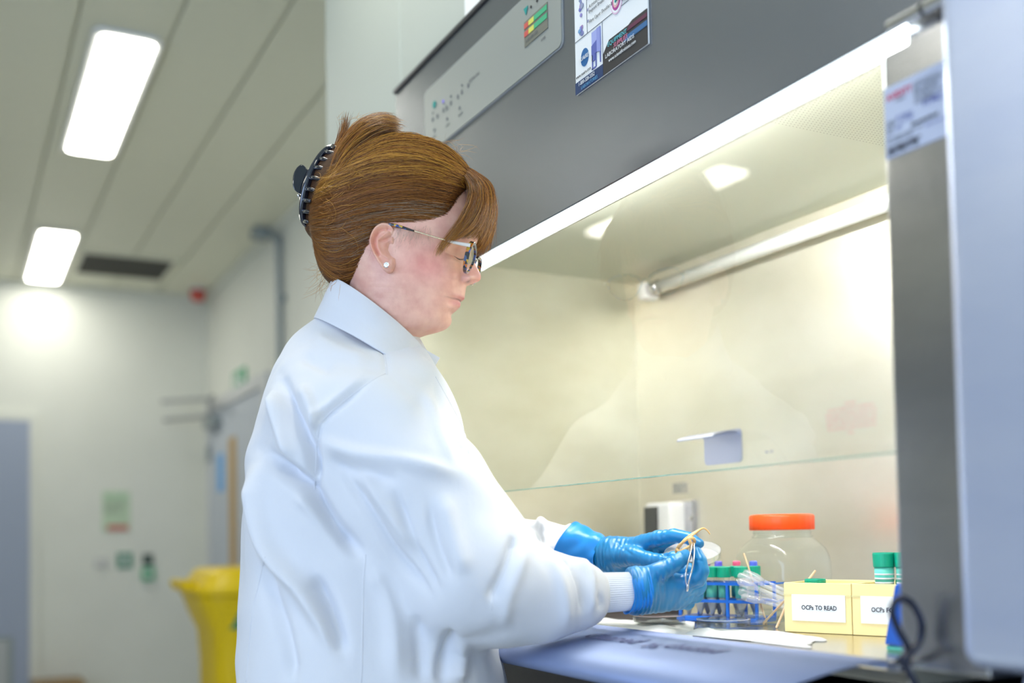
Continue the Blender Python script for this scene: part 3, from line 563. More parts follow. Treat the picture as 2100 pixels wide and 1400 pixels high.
for i, (p, q) in enumerate([((1513, 1178, 1.57), (1618, 1222, 1.54)), ((1512, 1190, 1.56), (1618, 1232, 1.53)), ((1524, 1172, 1.58), (1618, 1214, 1.545)), ((1514, 1212, 1.57), (1616, 1240, 1.54)), ((1520, 1222, 1.56), (1614, 1246, 1.53)), ((1516, 1200, 1.58), (1618, 1237, 1.55))]):
    a, b = at(*p), at(*q); d = b-a; L = np.linalg.norm(d); u_ = d/L
    c0 = (a+b)/2; t = empty('transfer_pipette', c0, ['second highest plastic pipette in the fanned bundle', 'pipette bulb in the middle of the bundle, above the two lowest', 'topmost clear plastic pipette of the fanned bundle', 'second lowest pipette of the bundle, over the blue rack end', 'lowest plastic pipette of the fanned bundle', 'central pipette showing between the upper and lower bulbs'][i], 'pipette', 'clear plastic transfer pipettes')
    MB().lathe([(.0, 0), (.004, .001), (.0058, .006), (.0060, .022), (.0035, .030), (.003, .034)], a, 14, axis=u_).build('bulb', M_frost, t, smooth=True)
    MB().lathe([(.003, .034), (.0028, .06), (.0016, L*1.0)], a, 12, axis=u_).build('stem', M_frost, t, smooth=True)
bw = onZ(1562, 1283, Z)
MB().lathe([(.0, .001), (.024, .0012), (.034, .006), (.037, .016), (.038, .022), (.0365, .022), (.0355, .016), (.033, .008), (.023, .003), (0, .003)], (bw[0], bw[1], Z), 40).build('weighing_bowl', M_plastic, smooth=True, origin=(bw[0], bw[1], Z))
tag(bpy.data.objects['weighing_bowl'], 'shallow clear plastic bowl in front of the jar holding stick ends', 'bowl')
# petri dishes on the paper
def petri(c, R, H, lab, M=None, lid=True, name='petri_dish', tube=True):
    t = empty(name, c, lab, 'dish'); M = np.eye(3) if M is None else M
    def put(mb): mb.V = [v@M.T+np.array(c) for v in mb.V]; return mb
    put(MB().lathe([(0, 0), (R, 0), (R, H), (R-.0014, H), (R-.0014, .0014), (0, .0014)], (0, 0, 0), 64)).build('dish_base', M_plastic, t, smooth=False)
    put(MB().lathe([(R-.0002, H-.0004), (R+.0006, H+.0006), (R-.0015, H+.0008)], (0, 0, 0), 64)).build('dish_rim', M_frost, t, smooth=True)
    return t, put
t, put = petri(onZ(1352, 1280, Z+.002)+[0, 0, .0035], .0385, .010, 'empty clear petri dish lying on white paper below the gloved hand')
put(MB().lathe([(.037, .0098), (.0374, .0104), (.0355, .0104)], (0, 0, 0), 48)).build('red_mark_ring', mat('pale_red_mark', (.8, .5, .5), .5), t)
t, put = petri(onZ(1484, 1289, Z+.002)+[0, 0, .0035], .0370, .010, 'clear petri dish with blue tinted rim on white paper, right of the other dish')
# paper towel: rumpled sheet
def sheet(name, corners, nu, nv, amp, m, lab, cat, z0, seed, jag=0.):
    r2 = np.random.default_rng(seed); A, B, C_, D_ = [np.array(c, float) for c in corners]; V = []
    ph = r2.uniform(0, 6, 6)
    for i in range(nu+1):
        for j in range(nv+1):
            u, v = i/nu, j/nv; p = (A*(1-u)+B*u)*(1-v)+(D_*(1-u)+C_*u)*v
            if jag and i == nu: p = p+(B-A)*jag*(r2.random()-.5)
            h = amp*(max(0, sin(9*u+ph[0]+2*v))**3*(.5+.5*sin(5*v+ph[1]))+.35*abs(sin(14*u*v+ph[2]+4*v)))*min(1, 5*v, 5*(1-v)+.3, 8*u+.1, 8*(1-u)+.1)
            V.append((p[0], p[1], z0+h))
    n = (nu+1)*(nv+1); V += [(x, y, z-.0008) for x, y, z in V]; w = nv+1; F = []
    for i in range(nu):
        for j in range(nv): a = i*w+j; F += [(a, a+w, a+w+1, a+1), (n+a, n+a+1, n+a+w+1, n+a+w)]
    for i in range(nu): a = i*w; F.append((a, n+a, n+a+w, a+w)); a = i*w+nv; F.append((a, a+w, n+a+w, n+a))
    for j in range(nv): a = j; F.append((a, a+1, n+a+1, n+a)); a = nu*w+j; F.append((a, n+a, n+a+1, a+1))
    o = mesh(name, V, F, m, smooth=True, origin=(A+C_)/2*np.array([1, 1, 0])+np.array([0, 0, z0])); return tag(o, lab, cat)
def z2(x, y): q = onZ(x, y, Z); return (q[0], q[1], 0)
sheet('paper_towel', [z2(1150, 1276), z2(1420, 1311), z2(1425, 1276), z2(1260, 1264)], 30, 14, .006, M_paperw, 'rumpled white paper towel on the work surface under the petri dish', 'paper towel', Z+.0012, 3)
sheet('paper_towel', [z2(1400, 1303), z2(1560, 1318), z2(1600, 1297), z2(1432, 1290)], 30, 12, .003, M_paperw, 'flatter white paper towel to the right, under the blue rimmed dish', 'paper towel', Z+.0020, 5)
sheet('paper_scrap', [z2(1540, 1316), z2(1650, 1329), z2(1690, 1310), z2(1600, 1296)], 22, 10, .002, M_paperg, 'torn grey paper piece with ragged edge in front of the card boxes', 'paper', Z+.0012, 9, jag=.25)
# dark tray
ta = empty('dark_instrument_tray', (-1.41, .95, Z), 'low dark brown instrument case on the work surface below the wrist', 'case')
bx('case_body', -1.50, -1.375, .93, 1.02, Z+.001, Z+.030, mat('dark_brown_case', (.07, .055, .05), .4), ta, bevel=.003); bx('case_lid', -1.502, -1.373, .928, 1.022, Z+.0305, Z+.037, M_black, ta, bevel=.002)
# blue wedge by post
tb = empty('blue_tip_box', (-.88, .96, Z), 'blue plastic box with sloping side and teal foot, half behind the steel post', 'box')
a0 = onY(1812, 1322, .93); a1 = onY(1834, 1196, .93)
V = [(a0[0], .93, a0[2]), (a1[0], .93, a1[2]), (a1[0]+.05, .93, a1[2]), (a0[0]+.075, .93, a0[2])]; V += [(x, y+.07, z) for x, y, z in V]
mesh('box_shell', V, [(0, 1, 2, 3), (7, 6, 5, 4), (0, 4, 5, 1), (1, 5, 6, 2), (2, 6, 7, 3), (3, 7, 4, 0)], M_blue, tb, bevel=.003)
bx('teal_foot', a0[0]+.001, a0[0]+.07, .932, .998, Z, a0[2]-.0005, M_labelg, tb, bevel=.002)
# reflection-dark scalpel wrapper on surface near post
# cable loop
def cp_(x, y, D): return at(x, y, D)
LP = [cp_(1834, 1362, 0.990), cp_(1850, 1350, 0.970), cp_(1862, 1330, 0.960), cp_(1842, 1290, 0.960), cp_(1830, 1255, 0.960), cp_(1838, 1232, 0.960), cp_(1855, 1228, 0.960), cp_(1876, 1245, 0.960), cp_(1890, 1280, 0.960), cp_(1884, 1318, 0.960), cp_(1862, 1345, 0.950), cp_(1856, 1358, .95), cp_(1868, 1385, .95), cp_(1885, 1430, .95), cp_(1890, 1520, 0.970), cp_(1888, 1620, 0.980)]
o = MB().tube(catmull(LP, 120), .0035, 12).build('cable_loop', M_navy, smooth=True, origin=LP[11]); tag(o, 'dark navy cable looped over itself in front of the steel post foot', 'cable')
kn = empty('cable_clip', cp_(1836, 1363, .985), 'small metal clip holding the cable at the air foil corner', 'clip')
bx('clip_body', WL[kn.name][0]-.008, WL[kn.name][0]+.008, WL[kn.name][1]-.004, WL[kn.name][1]+.010, WL[kn.name][2]-.006, WL[kn.name][2]+.005, M_steel, kn, bevel=.002)
# ------------------------------------------------------------------ implicit-surface tools
def surface_nets(D, org, res):
    nx, ny, nz = D.shape; ins = D < 0
    c = np.zeros((nx-1, ny-1, nz-1), np.uint8)
    for i in (0, 1):
        for j in (0, 1):
            for k in (0, 1): c += ins[i:nx-1+i, j:ny-1+j, k:nz-1+k]
    act = (c > 0) & (c < 8); idx = np.argwhere(act); vid = -np.ones(act.shape, np.int64); vid[act] = np.arange(len(idx))
    acc = np.zeros((len(idx), 3)); cnt = np.zeros(len(idx)); cor = [(i, j, k) for i in (0, 1) for j in (0, 1) for k in (0, 1)]
    for a in range(8):
        for b in range(a+1, 8):
            A, B = np.array(cor[a]), np.array(cor[b])
            if abs(A-B).sum() != 1: continue
            da = D[tuple((idx+A).T)]; db = D[tuple((idx+B).T)]; m = (da < 0) != (db < 0)
            t = np.where(m, da/np.where(m, da-db, 1), 0)
            acc[m] += (A+(B-A)*t[:, None])[m]; cnt += m
    V = (idx+acc/cnt[:, None])*res+org; F = []
    for ax in range(3):
        s0 = [slice(1, None)]*3; s0[ax] = slice(0, None); u, v = (ax+1) % 3, (ax+2) % 3
        lo = [slice(1, n-1) for n in D.shape]; lo[ax] = slice(0, D.shape[ax]-1); hi = list(lo); hi[ax] = slice(1, D.shape[ax])
        a = ins[tuple(lo)]; b = ins[tuple(hi)]; e = np.argwhere(a != b)
        if not len(e): continue
        fl = a[tuple(e.T)]; e = e+np.array([1 if q != ax else 0 for q in range(3)])
        du = np.zeros(3, int); du[u] = 1; dv = np.zeros(3, int); dv[v] = 1
        q = [vid[tuple((e-x).T)] for x in (du+dv, dv, 0*du, du)]; q = np.stack(q, 1)
        q[~fl] = q[~fl][:, ::-1]; F.append(q)
    return V, np.concatenate(F)
def smin(a, b, k): h = np.clip(.5+.5*(b-a)/k, 0, 1); return b*(1-h)+a*h-k*h*(1-h)
def smax(a, b, k): return -smin(-a, -b, k)
class Grid:
    def __init__(s, lo, hi, res):
        s.res = res; s.org = np.array(lo, float); n = np.ceil((np.array(hi)-s.org)/res).astype(int)+1
        g = np.meshgrid(*[s.org[i]+np.arange(n[i])*res for i in range(3)], indexing='ij'); s.P = np.stack(g, -1).astype(np.float32)
    def cap(s, a, b, ra, rb):
        a, b = np.array(a, np.float32), np.array(b, np.float32); d = b-a; t = np.clip(((s.P-a)@d)/max(d@d, 1e-9), 0, 1)
        return np.sqrt((((s.P-a)-t[..., None]*d)**2).sum(-1))-(ra+(rb-ra)*t)
    def ell(s, c, axes, r):     # axes rows: unit vectors, r radii
        q = (s.P-np.array(c, np.float32))@np.array(axes, np.float32).T; r = np.array(r, np.float32)
        k0 = np.sqrt(((q/r)**2).sum(-1)); k1 = np.sqrt(((q/r**2)**2).sum(-1))+1e-9; return k0*(k0-1)/k1
def chain(g, pts, k, d=None, kin=None):
    e = None
    for a, b in zip(pts[:-1], pts[1:]):
        c = g.cap(a[0], b[0], a[1], b[1]); e = c if e is None else np.minimum(e, c)
    return e if d is None else smin(d, e, kin or k)
def normals(V, F):
    n = np.cross(V[F[:, 2]]-V[F[:, 0]], V[F[:, 3]]-V[F[:, 1]]); N = np.zeros_like(V)
    for k in range(4): np.add.at(N, F[:, k], n)
    return N/(np.linalg.norm(N, axis=1)[:, None]+1e-12)
def smooth_mesh(V, F, it=2):
    E_ = np.vstack([F[:, [0, 1]], F[:, [1, 2]], F[:, [2, 3]], F[:, [3, 0]]]); cnt = np.bincount(E_.ravel(), minlength=len(V))[:, None].astype(float)
    for _ in range(it):
        A = np.zeros_like(V)
        for q in range(3): A[:, q] = np.bincount(E_[:, 0], V[E_[:, 1], q], len(V))+np.bincount(E_[:, 1], V[E_[:, 0], q], len(V))
        V = .4*V+.6*A/np.maximum(cnt, 1)
    return V
def project(V):
    v = V-CP; z = v@fw; return np.c_[PPX+FPX*(v@CR)/z, PPY-FPX*(v@CU)/z], z
def seg_dist(Q, pl):
    best = np.full(len(Q), 1e9); tt = np.zeros(len(Q)); pl = np.array(pl, float); n = len(pl)-1
    for i in range(n):
        d = pl[i+1]-pl[i]; t = np.clip(((Q-pl[i])@d)/(d@d), 0, 1); r = np.linalg.norm(Q-pl[i]-t[:, None]*d, axis=1)
        m = r < best; best[m] = r[m]; tt[m] = (i+t[m])/n
    return best, tt
def apx(p): return at(p[0], p[1], p[2])
# ------------------------------------------------------------------ person
M_skin = mat('skin', (.78, .46, .38), .40, sss=.10, bump=(240, .12, (1, 1, 1)))
def attr_mix(m, name):      # the material takes its colour per vertex (lips, flushed cheeks, painted dark of nostrils and mouth)
    nt = m.node_tree; a = nt.nodes.new('ShaderNodeAttribute'); a.attribute_name = name
    t = nt.nodes.new('ShaderNodeTexNoise'); t.inputs['Scale'].default_value = 55; t.inputs['Detail'].default_value = 5; tc = nt.nodes.new('ShaderNodeTexCoord'); nt.links.new(tc.outputs['Object'], t.inputs[0])
    r = nt.nodes.new('ShaderNodeValToRGB'); r.color_ramp.elements[0].color = (1.05, 1.04, 1.02, 1); r.color_ramp.elements[1].color = (.93, .80, .79, 1); r.color_ramp.elements[0].position = .38; r.color_ramp.elements[1].position = .68
    nt.links.new(t.outputs[0], r.inputs[0]); x = nt.nodes.new('ShaderNodeMix'); x.data_type = 'RGBA'; x.blend_type = 'MULTIPLY'; x.inputs[0].default_value = 1
    nt.links.new(a.outputs['Color'], x.inputs[6]); nt.links.new(r.outputs[0], x.inputs[7]); nt.links.new(x.outputs[2], nt.nodes['Principled BSDF'].inputs['Base Color'])
attr_mix(M_skin, 'tint')
M_coat = mat('white_cotton', (.745, .765, .81), .8, bump=(17, .55, (1, 1, .6)), sheen=.1)
for n_ in M_coat.node_tree.nodes:
    if n_.type == 'BUMP': n_.inputs['Distance'].default_value = .0045
M_rib = mat('ribbed_knit', (.84, .87, .93), .85)
M_glove = mat('nitrile_glove', (.004, .19, .44), .36, noise=((.004, .15, .36), 30, .35, .7, (1, 1, 1)), bump=(60, .10, (1, 1, 1)))
M_glovecuff = mat('nitrile_cuff', (.004, .22, .66), .36)
per = empty('person', (-1.40, .47, 0), 'auburn-haired woman in white lab coat, blue gloves and glasses working at the cabinet', 'person')
# head frame
HA = radians(4); fh = cos(HA)*r0-sin(HA)*f0; sh = -(sin(HA)*r0+cos(HA)*f0); OH = at(820, 500, 1.50)
def hp(px, py, s=0.):       # point of the plane s metres off the head's middle plane, on the side of her right ear
    d = ray(px, py); return CP+d*(((OH+sh*s-CP)@sh)/(d@sh))
ROWS = [((868, 306), 868, (866, 306), .002, .03), ((902, 316), 902, (815, 308), .028, .03), ((930, 334), 930, (762, 315), .049, .03), ((952, 358), 952, (717, 345), .063, .03), ((966, 388), 966, (690, 380), .071, .03),
        ((975, 420), 975, (677, 420), .0740, .03), ((979, 455), 979, (672, 460), .0735, .03), ((981, 485), 975, (674, 492), .0720, .030), ((972, 503), 966, (682, 508), .0710, .020), ((966, 516), 960, (688, 520), .0700, .010), ((970, 530), 957, (694, 532), .069, .0085),
        ((976, 543), 955, (698, 542), .068, .0095), ((982, 555), 953, (702, 552), .067, .0115), ((986, 564), 952, (706, 560), .066, .0125), ((986, 571), 951, (708, 566), .0655, .0130), ((982, 576), 950, (710, 570), .065, .0125), ((971, 581), 949, (711, 574), .0645, .0120),
        ((958, 585), 948, (712, 578), .064, .012), ((954.5, 597), 947, (714, 588), .0625, .018), ((953, 606), 945.5, (716, 594), .0615, .020), ((952, 612), 944, (717, 598), .061, .021), ((943.5, 617.5), 943, (718, 602), .060, .022), ((944.5, 622), 940, (719, 606), .0595, .019),
        ((943, 628), 938, (720, 610), .0585, .019), ((936, 634.5), 935, (721, 615), .0575, .020), ((926.5, 641), 931, (722, 620), .056, .020), ((925, 648), 926.5, (722, 625), .0548, .022), ((926, 657), 921, (722, 631), .0535, .022), ((922.5, 666), 915, (722, 638), .0515, .022),
        ((913, 674), 906, (722, 645), .0490, .022), ((897, 679.5), 893, (722, 652), .0465, .022), ((876, 684), 876, (720, 660), .0475, .02), ((857, 691), 857, (718, 668), .0490, .02), ((846, 705), 846, (714, 682), .051, .02), ((845, 730), 845, (706, 705), .054, .02),
        ((852, 765), 852, (694, 738), .060, .03), ((870, 840), 870, (650, 820), .10, .05), ((890, 960), 890, (570, 950), .13, .05), ((890, 1200), 890, (560, 1200), .13, .05), ((900, 1400), 900, (560, 1400), .13, .05), ((760, 1410), 760, (740, 1410), .01, .05)]
NR, NA = 330, 260
Fm = np.array([hp(*r[0]) for r in ROWS]); Fb = np.array([hp(r[1], r[0][1]) for r in ROWS]); Bb = np.array([hp(*r[2]) for r in ROWS]); HWd = np.array([[r[3], r[4], 0] for r in ROWS])
arc = np.r_[0, np.cumsum(np.maximum(np.linalg.norm(np.diff(Fm, axis=0), axis=1), .3*np.linalg.norm(np.diff(Bb, axis=0), axis=1)))]
dens = np.where((arc > arc[6]) & (arc < arc[33]), 3.0, 1.0); cum = np.r_[0, np.cumsum((dens[1:]+dens[:-1])/2*np.diff(arc))]
tq = np.interp(np.linspace(0, cum[-1], NR), cum, np.arange(len(ROWS)))
def cr(P, t):
    i = np.clip(t.astype(int), 0, len(P)-2); f = (t-i)[:, None]; Q = np.vstack([2*P[0]-P[1], P, 2*P[-1]-P[-2]]); a, b, c, d = Q[i], Q[i+1], Q[i+2], Q[i+3]
    m1 = (c-a)/2; m2 = (d-b)/2
    return (2*f**3-3*f**2+1)*b+(f**3-2*f**2+f)*m1*.9+(-2*f**3+3*f**2)*c+(f**3-f**2)*m2*.9
fm, fb, bb, hw = cr(Fm, tq), cr(Fb, tq), cr(Bb, tq), cr(HWd, tq)
ke = np.exp(-(np.arange(-10, 11)/5.)**2); ke /= ke.sum()
def gs(A): P_ = np.vstack([A[:1]]*10+[A]+[A[-1:]]*10); return np.stack([np.convolve(P_[:, q], ke, 'valid') for q in range(3)], 1)
bb = gs(bb); hw[:, 0] = gs(hw)[:, 0]; pf_s = 1
th = np.linspace(0, 2*pi, NA, endpoint=False); th = th+.35*np.sin(th)*-1      # denser at the front
HV = np.zeros((NR, NA, 3)); HS = np.zeros((NR, NA))
pf = np.interp(tq, [0, 5, 9, 15, 20, 27, 34], [2., 2.1, 2.2, 2.0, 1.86, 1.9, 2.0])
for i in range(NR):
    C_ = bb[i]+(fb[i]-bb[i])*.46; ct, s_ = np.cos(th), np.sin(th)
    al = np.sign(ct)*np.abs(ct)**(2/np.where(ct > 0, pf[i], 2.0)); la = np.sign(s_)*np.abs(s_)**(2/np.where(ct > 0, pf[i], 2.0))
    P_ = C_+np.where(ct > 0, al, 0)[:, None]*(fb[i]-C_)+np.where(ct <= 0, -al, 0)[:, None]*(bb[i]-C_)+(la*max(hw[i, 0], .001))[:, None]*sh
    s = la*hw[i, 0]; w = max(hw[i, 1], .006); P_ += (np.exp(-(np.abs(s)/w)**2.2)*(ct > 0))[:, None]*(fm[i]-fb[i]); HV[i] = P_; HS[i] = s
V = HV.reshape(-1, 3)
def hfeat(V, px, py, s, amp, sig):      # soft local swelling or hollow on both sides of the face
    dh, ds, dz = amp
    for sg in (1, -1):
        c = hp(px, py, s)-(0 if sg > 0 else 2*s)*sh; q = V-c; w = np.exp(-((q@fh)/sig[0])**2-((q@sh)/sig[1])**2-(q[:, 2]/sig[2])**2)[:, None]
        V = V+w*(dh*fh+ds*sg*sh+np.array([0, 0, dz]))
        if s == 0: break
    return V
for f in [((956, 516), .032, (-.0095, -.001, 0), (.03, .017, .010)), ((950, 529), .033, (.0062, 0, 0), (.02, .0105, .0075)), ((950, 533.5), .033, (-.0022, 0, 0), (.02, .013, .0018)), ((967, 492), .032, (.004, 0, 0), (.02, .022, .006)),
          ((930, 570), .044, (.003, .003, 0), (.03, .018, .014)), ((964, 572), .0130, (.001, .0078, 0), (.0085, .0065, .0062)), ((952, 572), .0190, (-.0040, -.0028, 0), (.006, .0055, .009)), ((948, 520.5), .034, (-.0034, 0, 0), (.02, .015, .0016)), ((950, 598), .024, (-.0020, -.0012, 0), (.010, .006, .012)), ((932, 619), .0235, (-.0042, -.0022, 0), (.010, .007, .0045)),
          ((940, 640), .020, (-.002, 0, 0), (.012, .012, .004)), ((905, 640), .035, (.001, .003, 0), (.02, .02, .014)), ((900, 520), .066, (0, -.0025, 0), (.018, .02, .014)), ((970, 579), .0068, (-.001, 0, .0035), (.005, .0035, .0030))]:
    V = hfeat(V, *f[0], *f[1:])
F = [(i*NA+k, i*NA+(k+1) % NA, (i+1)*NA+(k+1) % NA, (i+1)*NA+k) for i in range(NR-1) for k in range(NA)]
F = np.array(F)[:, ::-1]
# ears: relief over an outline, both sides
EO = np.array([(808, 466), (797, 458.5), (784, 459), (772, 468), (764, 483), (761, 499), (764, 515), (772, 531), (780, 544), (787, 553.5), (795, 558), (803, 555), (808.5, 544), (810, 529), (811, 514), (814, 495), (813, 479)])
EC = catmull(np.vstack([EO, EO[:1]]), 97)[:-1]; c0 = np.array([792., 507.]); nr = 34
EP = []; 
for i in range(nr+1): EP.append(c0+(EC-c0)*(i/nr))
EP = np.array(EP).reshape(-1, 2); rr = np.repeat(np.arange(nr+1)/nr, 96)
inset = c0+(EC-c0)*.90; hel = np.array([p for p in inset if p[0] < 806 or p[1] < 480]); 
G_ = lambda pl, s: np.exp(-(seg_dist(EP, pl)[0]/s)**2)
ii = [k for k in range(96)]
hl = [tuple(c0+(p-c0)*.90) for p in catmull(EO[0:10], 30)]
eh = .0095+.0036*G_(hl, 3.2)-.0040*G_([tuple(c0+(np.array(p)-c0)*.74) for p in EO[1:8]], 2.6)+.0030*G_([(797, 478), (786, 487), (778, 497), (778, 511), (786, 525), (797, 531)], 3.4)-.0085*G_([(800, 503), (797, 511), (802, 521)], 6.5)-.0035*G_([(782, 496), (794, 492), (803, 484)], 2.6)-.0025*G_([(797, 470), (803, 480)], 4)-.0045*G_([(806, 507), (806, 524)], 2.6)+.0035*G_([(811, 509), (810, 518)], 3.0)+.0012*G_([(796, 548)], 7)
tilt = np.clip((812-EP[:, 0])/50, 0, 1); eh = eh+.0115*tilt-.003-.0085*np.clip((EP[:, 0]-804)/8, 0, 1)*(1-.6*G_([(811, 513)], 7))
edge = np.clip((rr-.93)/.07, 0, 1); 
sbase = .0655
def ear(sg):
    A = np.array([hp(x, y, .072)-sh*.072 for x, y in EP]); top = A+sh*sg*(sbase+eh-.0022*edge**2)[:, None]; bot = A+sh*sg*(sbase+eh-.0035-.010*(1-tilt)-.002)[:, None]
    bot = bot+(np.array(hp(*c0))-bot+sh*sg*((bot-OH)@sh*sg)[:, None])*0
    n = len(A); Fs = []
    for i in range(nr):
        for k in range(96): a, b = i*96+k, i*96+(k+1) % 96; Fs.append((a, b, b+96, a+96)); Fs.append((n+a, n+a+96, n+b+96, n+b))
    o_ = nr*96
    for k in range(96): Fs.append((o_+k, o_+(k+1) % 96, n+o_+(k+1) % 96, n+o_+k))
    Fs = np.array(Fs); return np.vstack([top, bot]), Fs if sg < 0 else Fs[:, ::-1]
nv = len(V); EV, EF = [], []
for sg in (1, -1):
    a, b = ear(sg)
    if sg == 1: a_ = a
    else:       # mirror of the near ear
        a = a_-2*((a_-OH)@sh)[:, None]*sh; b = EF[0][:, ::-1]-nv
    EV.append(a); EF.append(b+nv+sum(len(x) for x in EV[:-1]))
headV = V.copy(); V = np.vstack([V]+EV); F = np.vstack([F]+EF)
body = mesh('body', V, F, M_skin, per, smooth=True)
# colour of the skin, with shade of nostrils and lip parting painted in
Q = V-OH; hh, ss, zz = Q@fh, Q@sh, Q[:, 2]
col = np.tile(np.array([.91, .555, .44]), (len(V), 1))
def tint(px, py, s, sig, c, k, both=True):
    global col
    for sg in ((1, -1) if both and s else (1,)):
        q = V-(hp(px, py, s)-(0 if sg > 0 else 2*s)*sh); w = np.exp(-((q@fh)/sig[0])**2-((q@sh)/sig[1])**2-(q[:, 2]/sig[2])**2)[:, None]*k; col = col*(1-w)+np.array(c)*w
tint(880, 545, .058, (.032, .03, .024), (.84, .36, .33), .75); tint(940, 560, .035, (.02, .02, .015), (.78, .36, .32), .5); tint(975, 560, 0, (.02, .014, .012), (.80, .36, .31), .6, False); tint(770, 500, .08, (.012, .03, .025), (.82, .34, .24), .5)
tint(800, 600, .05, (.05, .04, .03), (.74, .44, .36), .5); tint(945, 612.5, 0, (.020, .023, .0030), (.66, .24, .24), .9, False); tint(940, 624.5, 0, (.020, .021, .0040), (.78, .30, .32), .9, False); tint(938, 617.8, 0, (.022, .026, .0010), (.25, .06, .06), .95, False); tint(950, 531.5, .033, (.014, .012, .0016), (.30, .16, .13), .6)
tint(964, 578.5, .0100, (.0045, .0035, .0020), (.22, .04, .04), .9)  # dark of the nostril hollows painted as colour
ca = body.data.color_attributes.new('tint', 'FLOAT_COLOR', 'POINT'); ca.data.foreach_set('color', np.c_[col, np.ones(len(col))].ravel().astype(np.float32))
tri_h = BVHTree.FromPolygons([tuple(v) for v in headV], [tuple(f) for f in F[:(NR-1)*NA].tolist()])
# lashes
def on_head(px, py, off=.0006, tree=None):
    d = ray(px, py); d = d/np.linalg.norm(d); h = (tree or tri_h).ray_cast(Vector(CP), Vector(d))
    return None if h[0] is None else np.array(h[0])-d*off
M_lash = mat('dark_lash', (.06, .03, .02), .6)
mb = MB(); L_ = [on_head(x, y) for x, y in [(931, 525), (937, 529), (943, 531.5), (949, 531.5), (953, 530)]]; L_ = [p for p in L_ if p is not None]
if len(L_) > 2: mb.tube(catmull(L_, 16), [.0003+.0003*sin(pi*k/15) for k in range(16)], 6)
for x, y, dx, dy in [(937, 529, 6, 4), (941, 531, 7, 4), (945, 531.5, 8, 3), (949, 531.5, 8, 1.5), (952, 530.5, 8, 0)]:
    a = on_head(x, y)
    if a is not None: b = hp(x+dx, y+dy, (a-OH)@sh+.002); mb.tube([a, (a+b)/2+[0, 0, -.0006], b], [.00022, .00016, .00008], 4)
mb.build('eyelashes', M_lash, per, kind='stuff')
# earring
ec = hp(792.5, 543, .0822); er = empty('earring', ec, parent=per); er['label'] = 'round sparkling silver ear stud'
MB().lathe([(0, -.001), (.0034, -.001), (.0040, 0), (.0034, .0014), (0, .0016)], ec, 24, axis=sh).build('stud_setting', M_chrome, er)
b1 = np.cross(sh, [0, 0, 1]); b1 /= np.linalg.norm(b1); b2 = np.cross(sh, b1)
for k in range(9):
    a = 2*pi*k/8; rad_ = .0025 if k < 8 else 0; MB().lathe([(.0010, .0008), (.0009, .0020), (.0004, .0024), (0, .0024)], ec+b1*rad_*cos(a)+b2*rad_*sin(a), 6, axis=sh).build('stone', mat('stone', (.75, .82, .85), .05, .9) if k == 0 else bpy.data.materials['stone'], er)
# ------------------------------------------------------------------ hair shell
AX = np.array([r0, u0, -f0])
def pr(px, D): return px*D/FPX
lo = np.minimum(np.minimum(at(600, 620, 1.37), at(600, 620, 1.66)), np.minimum(at(1040, 620, 1.37), at(1040, 620, 1.66)))-.01; hi = np.maximum(np.maximum(at(600, 220, 1.37), at(600, 220, 1.66)), np.maximum(at(1040, 220, 1.37), at(1040, 220, 1.66)))+.01
g = Grid(lo, hi, .0034)
HAX = np.array([fh, u0, sh])
def hell(px, py, rx, ry, rs, ang=0.):
    a = radians(ang); A = np.array([fh*cos(a)+u0*sin(a), -fh*sin(a)+u0*cos(a), sh]); return g.ell(hp(px, py), A, (pr(rx, 1.52), pr(ry, 1.52), rs))
D = hell(822, 408, 163, 124, .086, -6)
D = smin(D, hell(742, 462, 100, 116, .080, 0), .02); D = smin(D, hell(735, 385, 86, 84, .062, 20), .015); D = smin(D, hell(712, 528, 56, 64, .062, -20), .02)
D = smin(D, hell(666, 392, 32, 92, .022, -20), .02)
poly = np.array([(992, 352), (960, 376), (934, 404), (920, 436), (902, 465), (874, 478), (828, 472), (795, 455), (768, 468), (768, 495), (780, 522), (776, 545), (760, 572), (715, 598), (700, 700), (1100, 700), (1100, 352)], float)
QG, _ = project(g.P.reshape(-1, 3).astype(float))
# outline measured on the head's own middle plane, so the hair ends alike on both sides
PPm = ((g.P.reshape(-1, 3)-OH.astype(np.float32))@np.c_[fh, u0].astype(np.float32)).astype(float); polyh = np.array([((hp(*p, s_)-OH)@fh, (hp(*p, s_)-OH)@u0) for p, s_ in zip(poly, [.0, .035, .055, .06, .064, .066, .068, .068, .066, .060, .056, .054, .048, .04]+[.03]*20)])
sd = seg_dist(PPm, np.vstack([polyh, polyh[:1]]))[0]; inside = np.zeros(len(PPm), bool); j = len(polyh)-1
for i in range(len(polyh)):
    xi, yi = polyh[i]; xj, yj = polyh[j]; c_ = ((yi > PPm[:, 1]) != (yj > PPm[:, 1])) & (PPm[:, 0] < (xj-xi)*(PPm[:, 1]-yi)/(yj-yi+1e-12)+xi); inside ^= c_; j = i
sd = np.where(inside, -sd, sd).reshape(D.shape)
D = smax(D, -sd, .006)
HVs, HFs = surface_nets(D, g.org, g.res); HVs = smooth_mesh(HVs, HFs, 2)
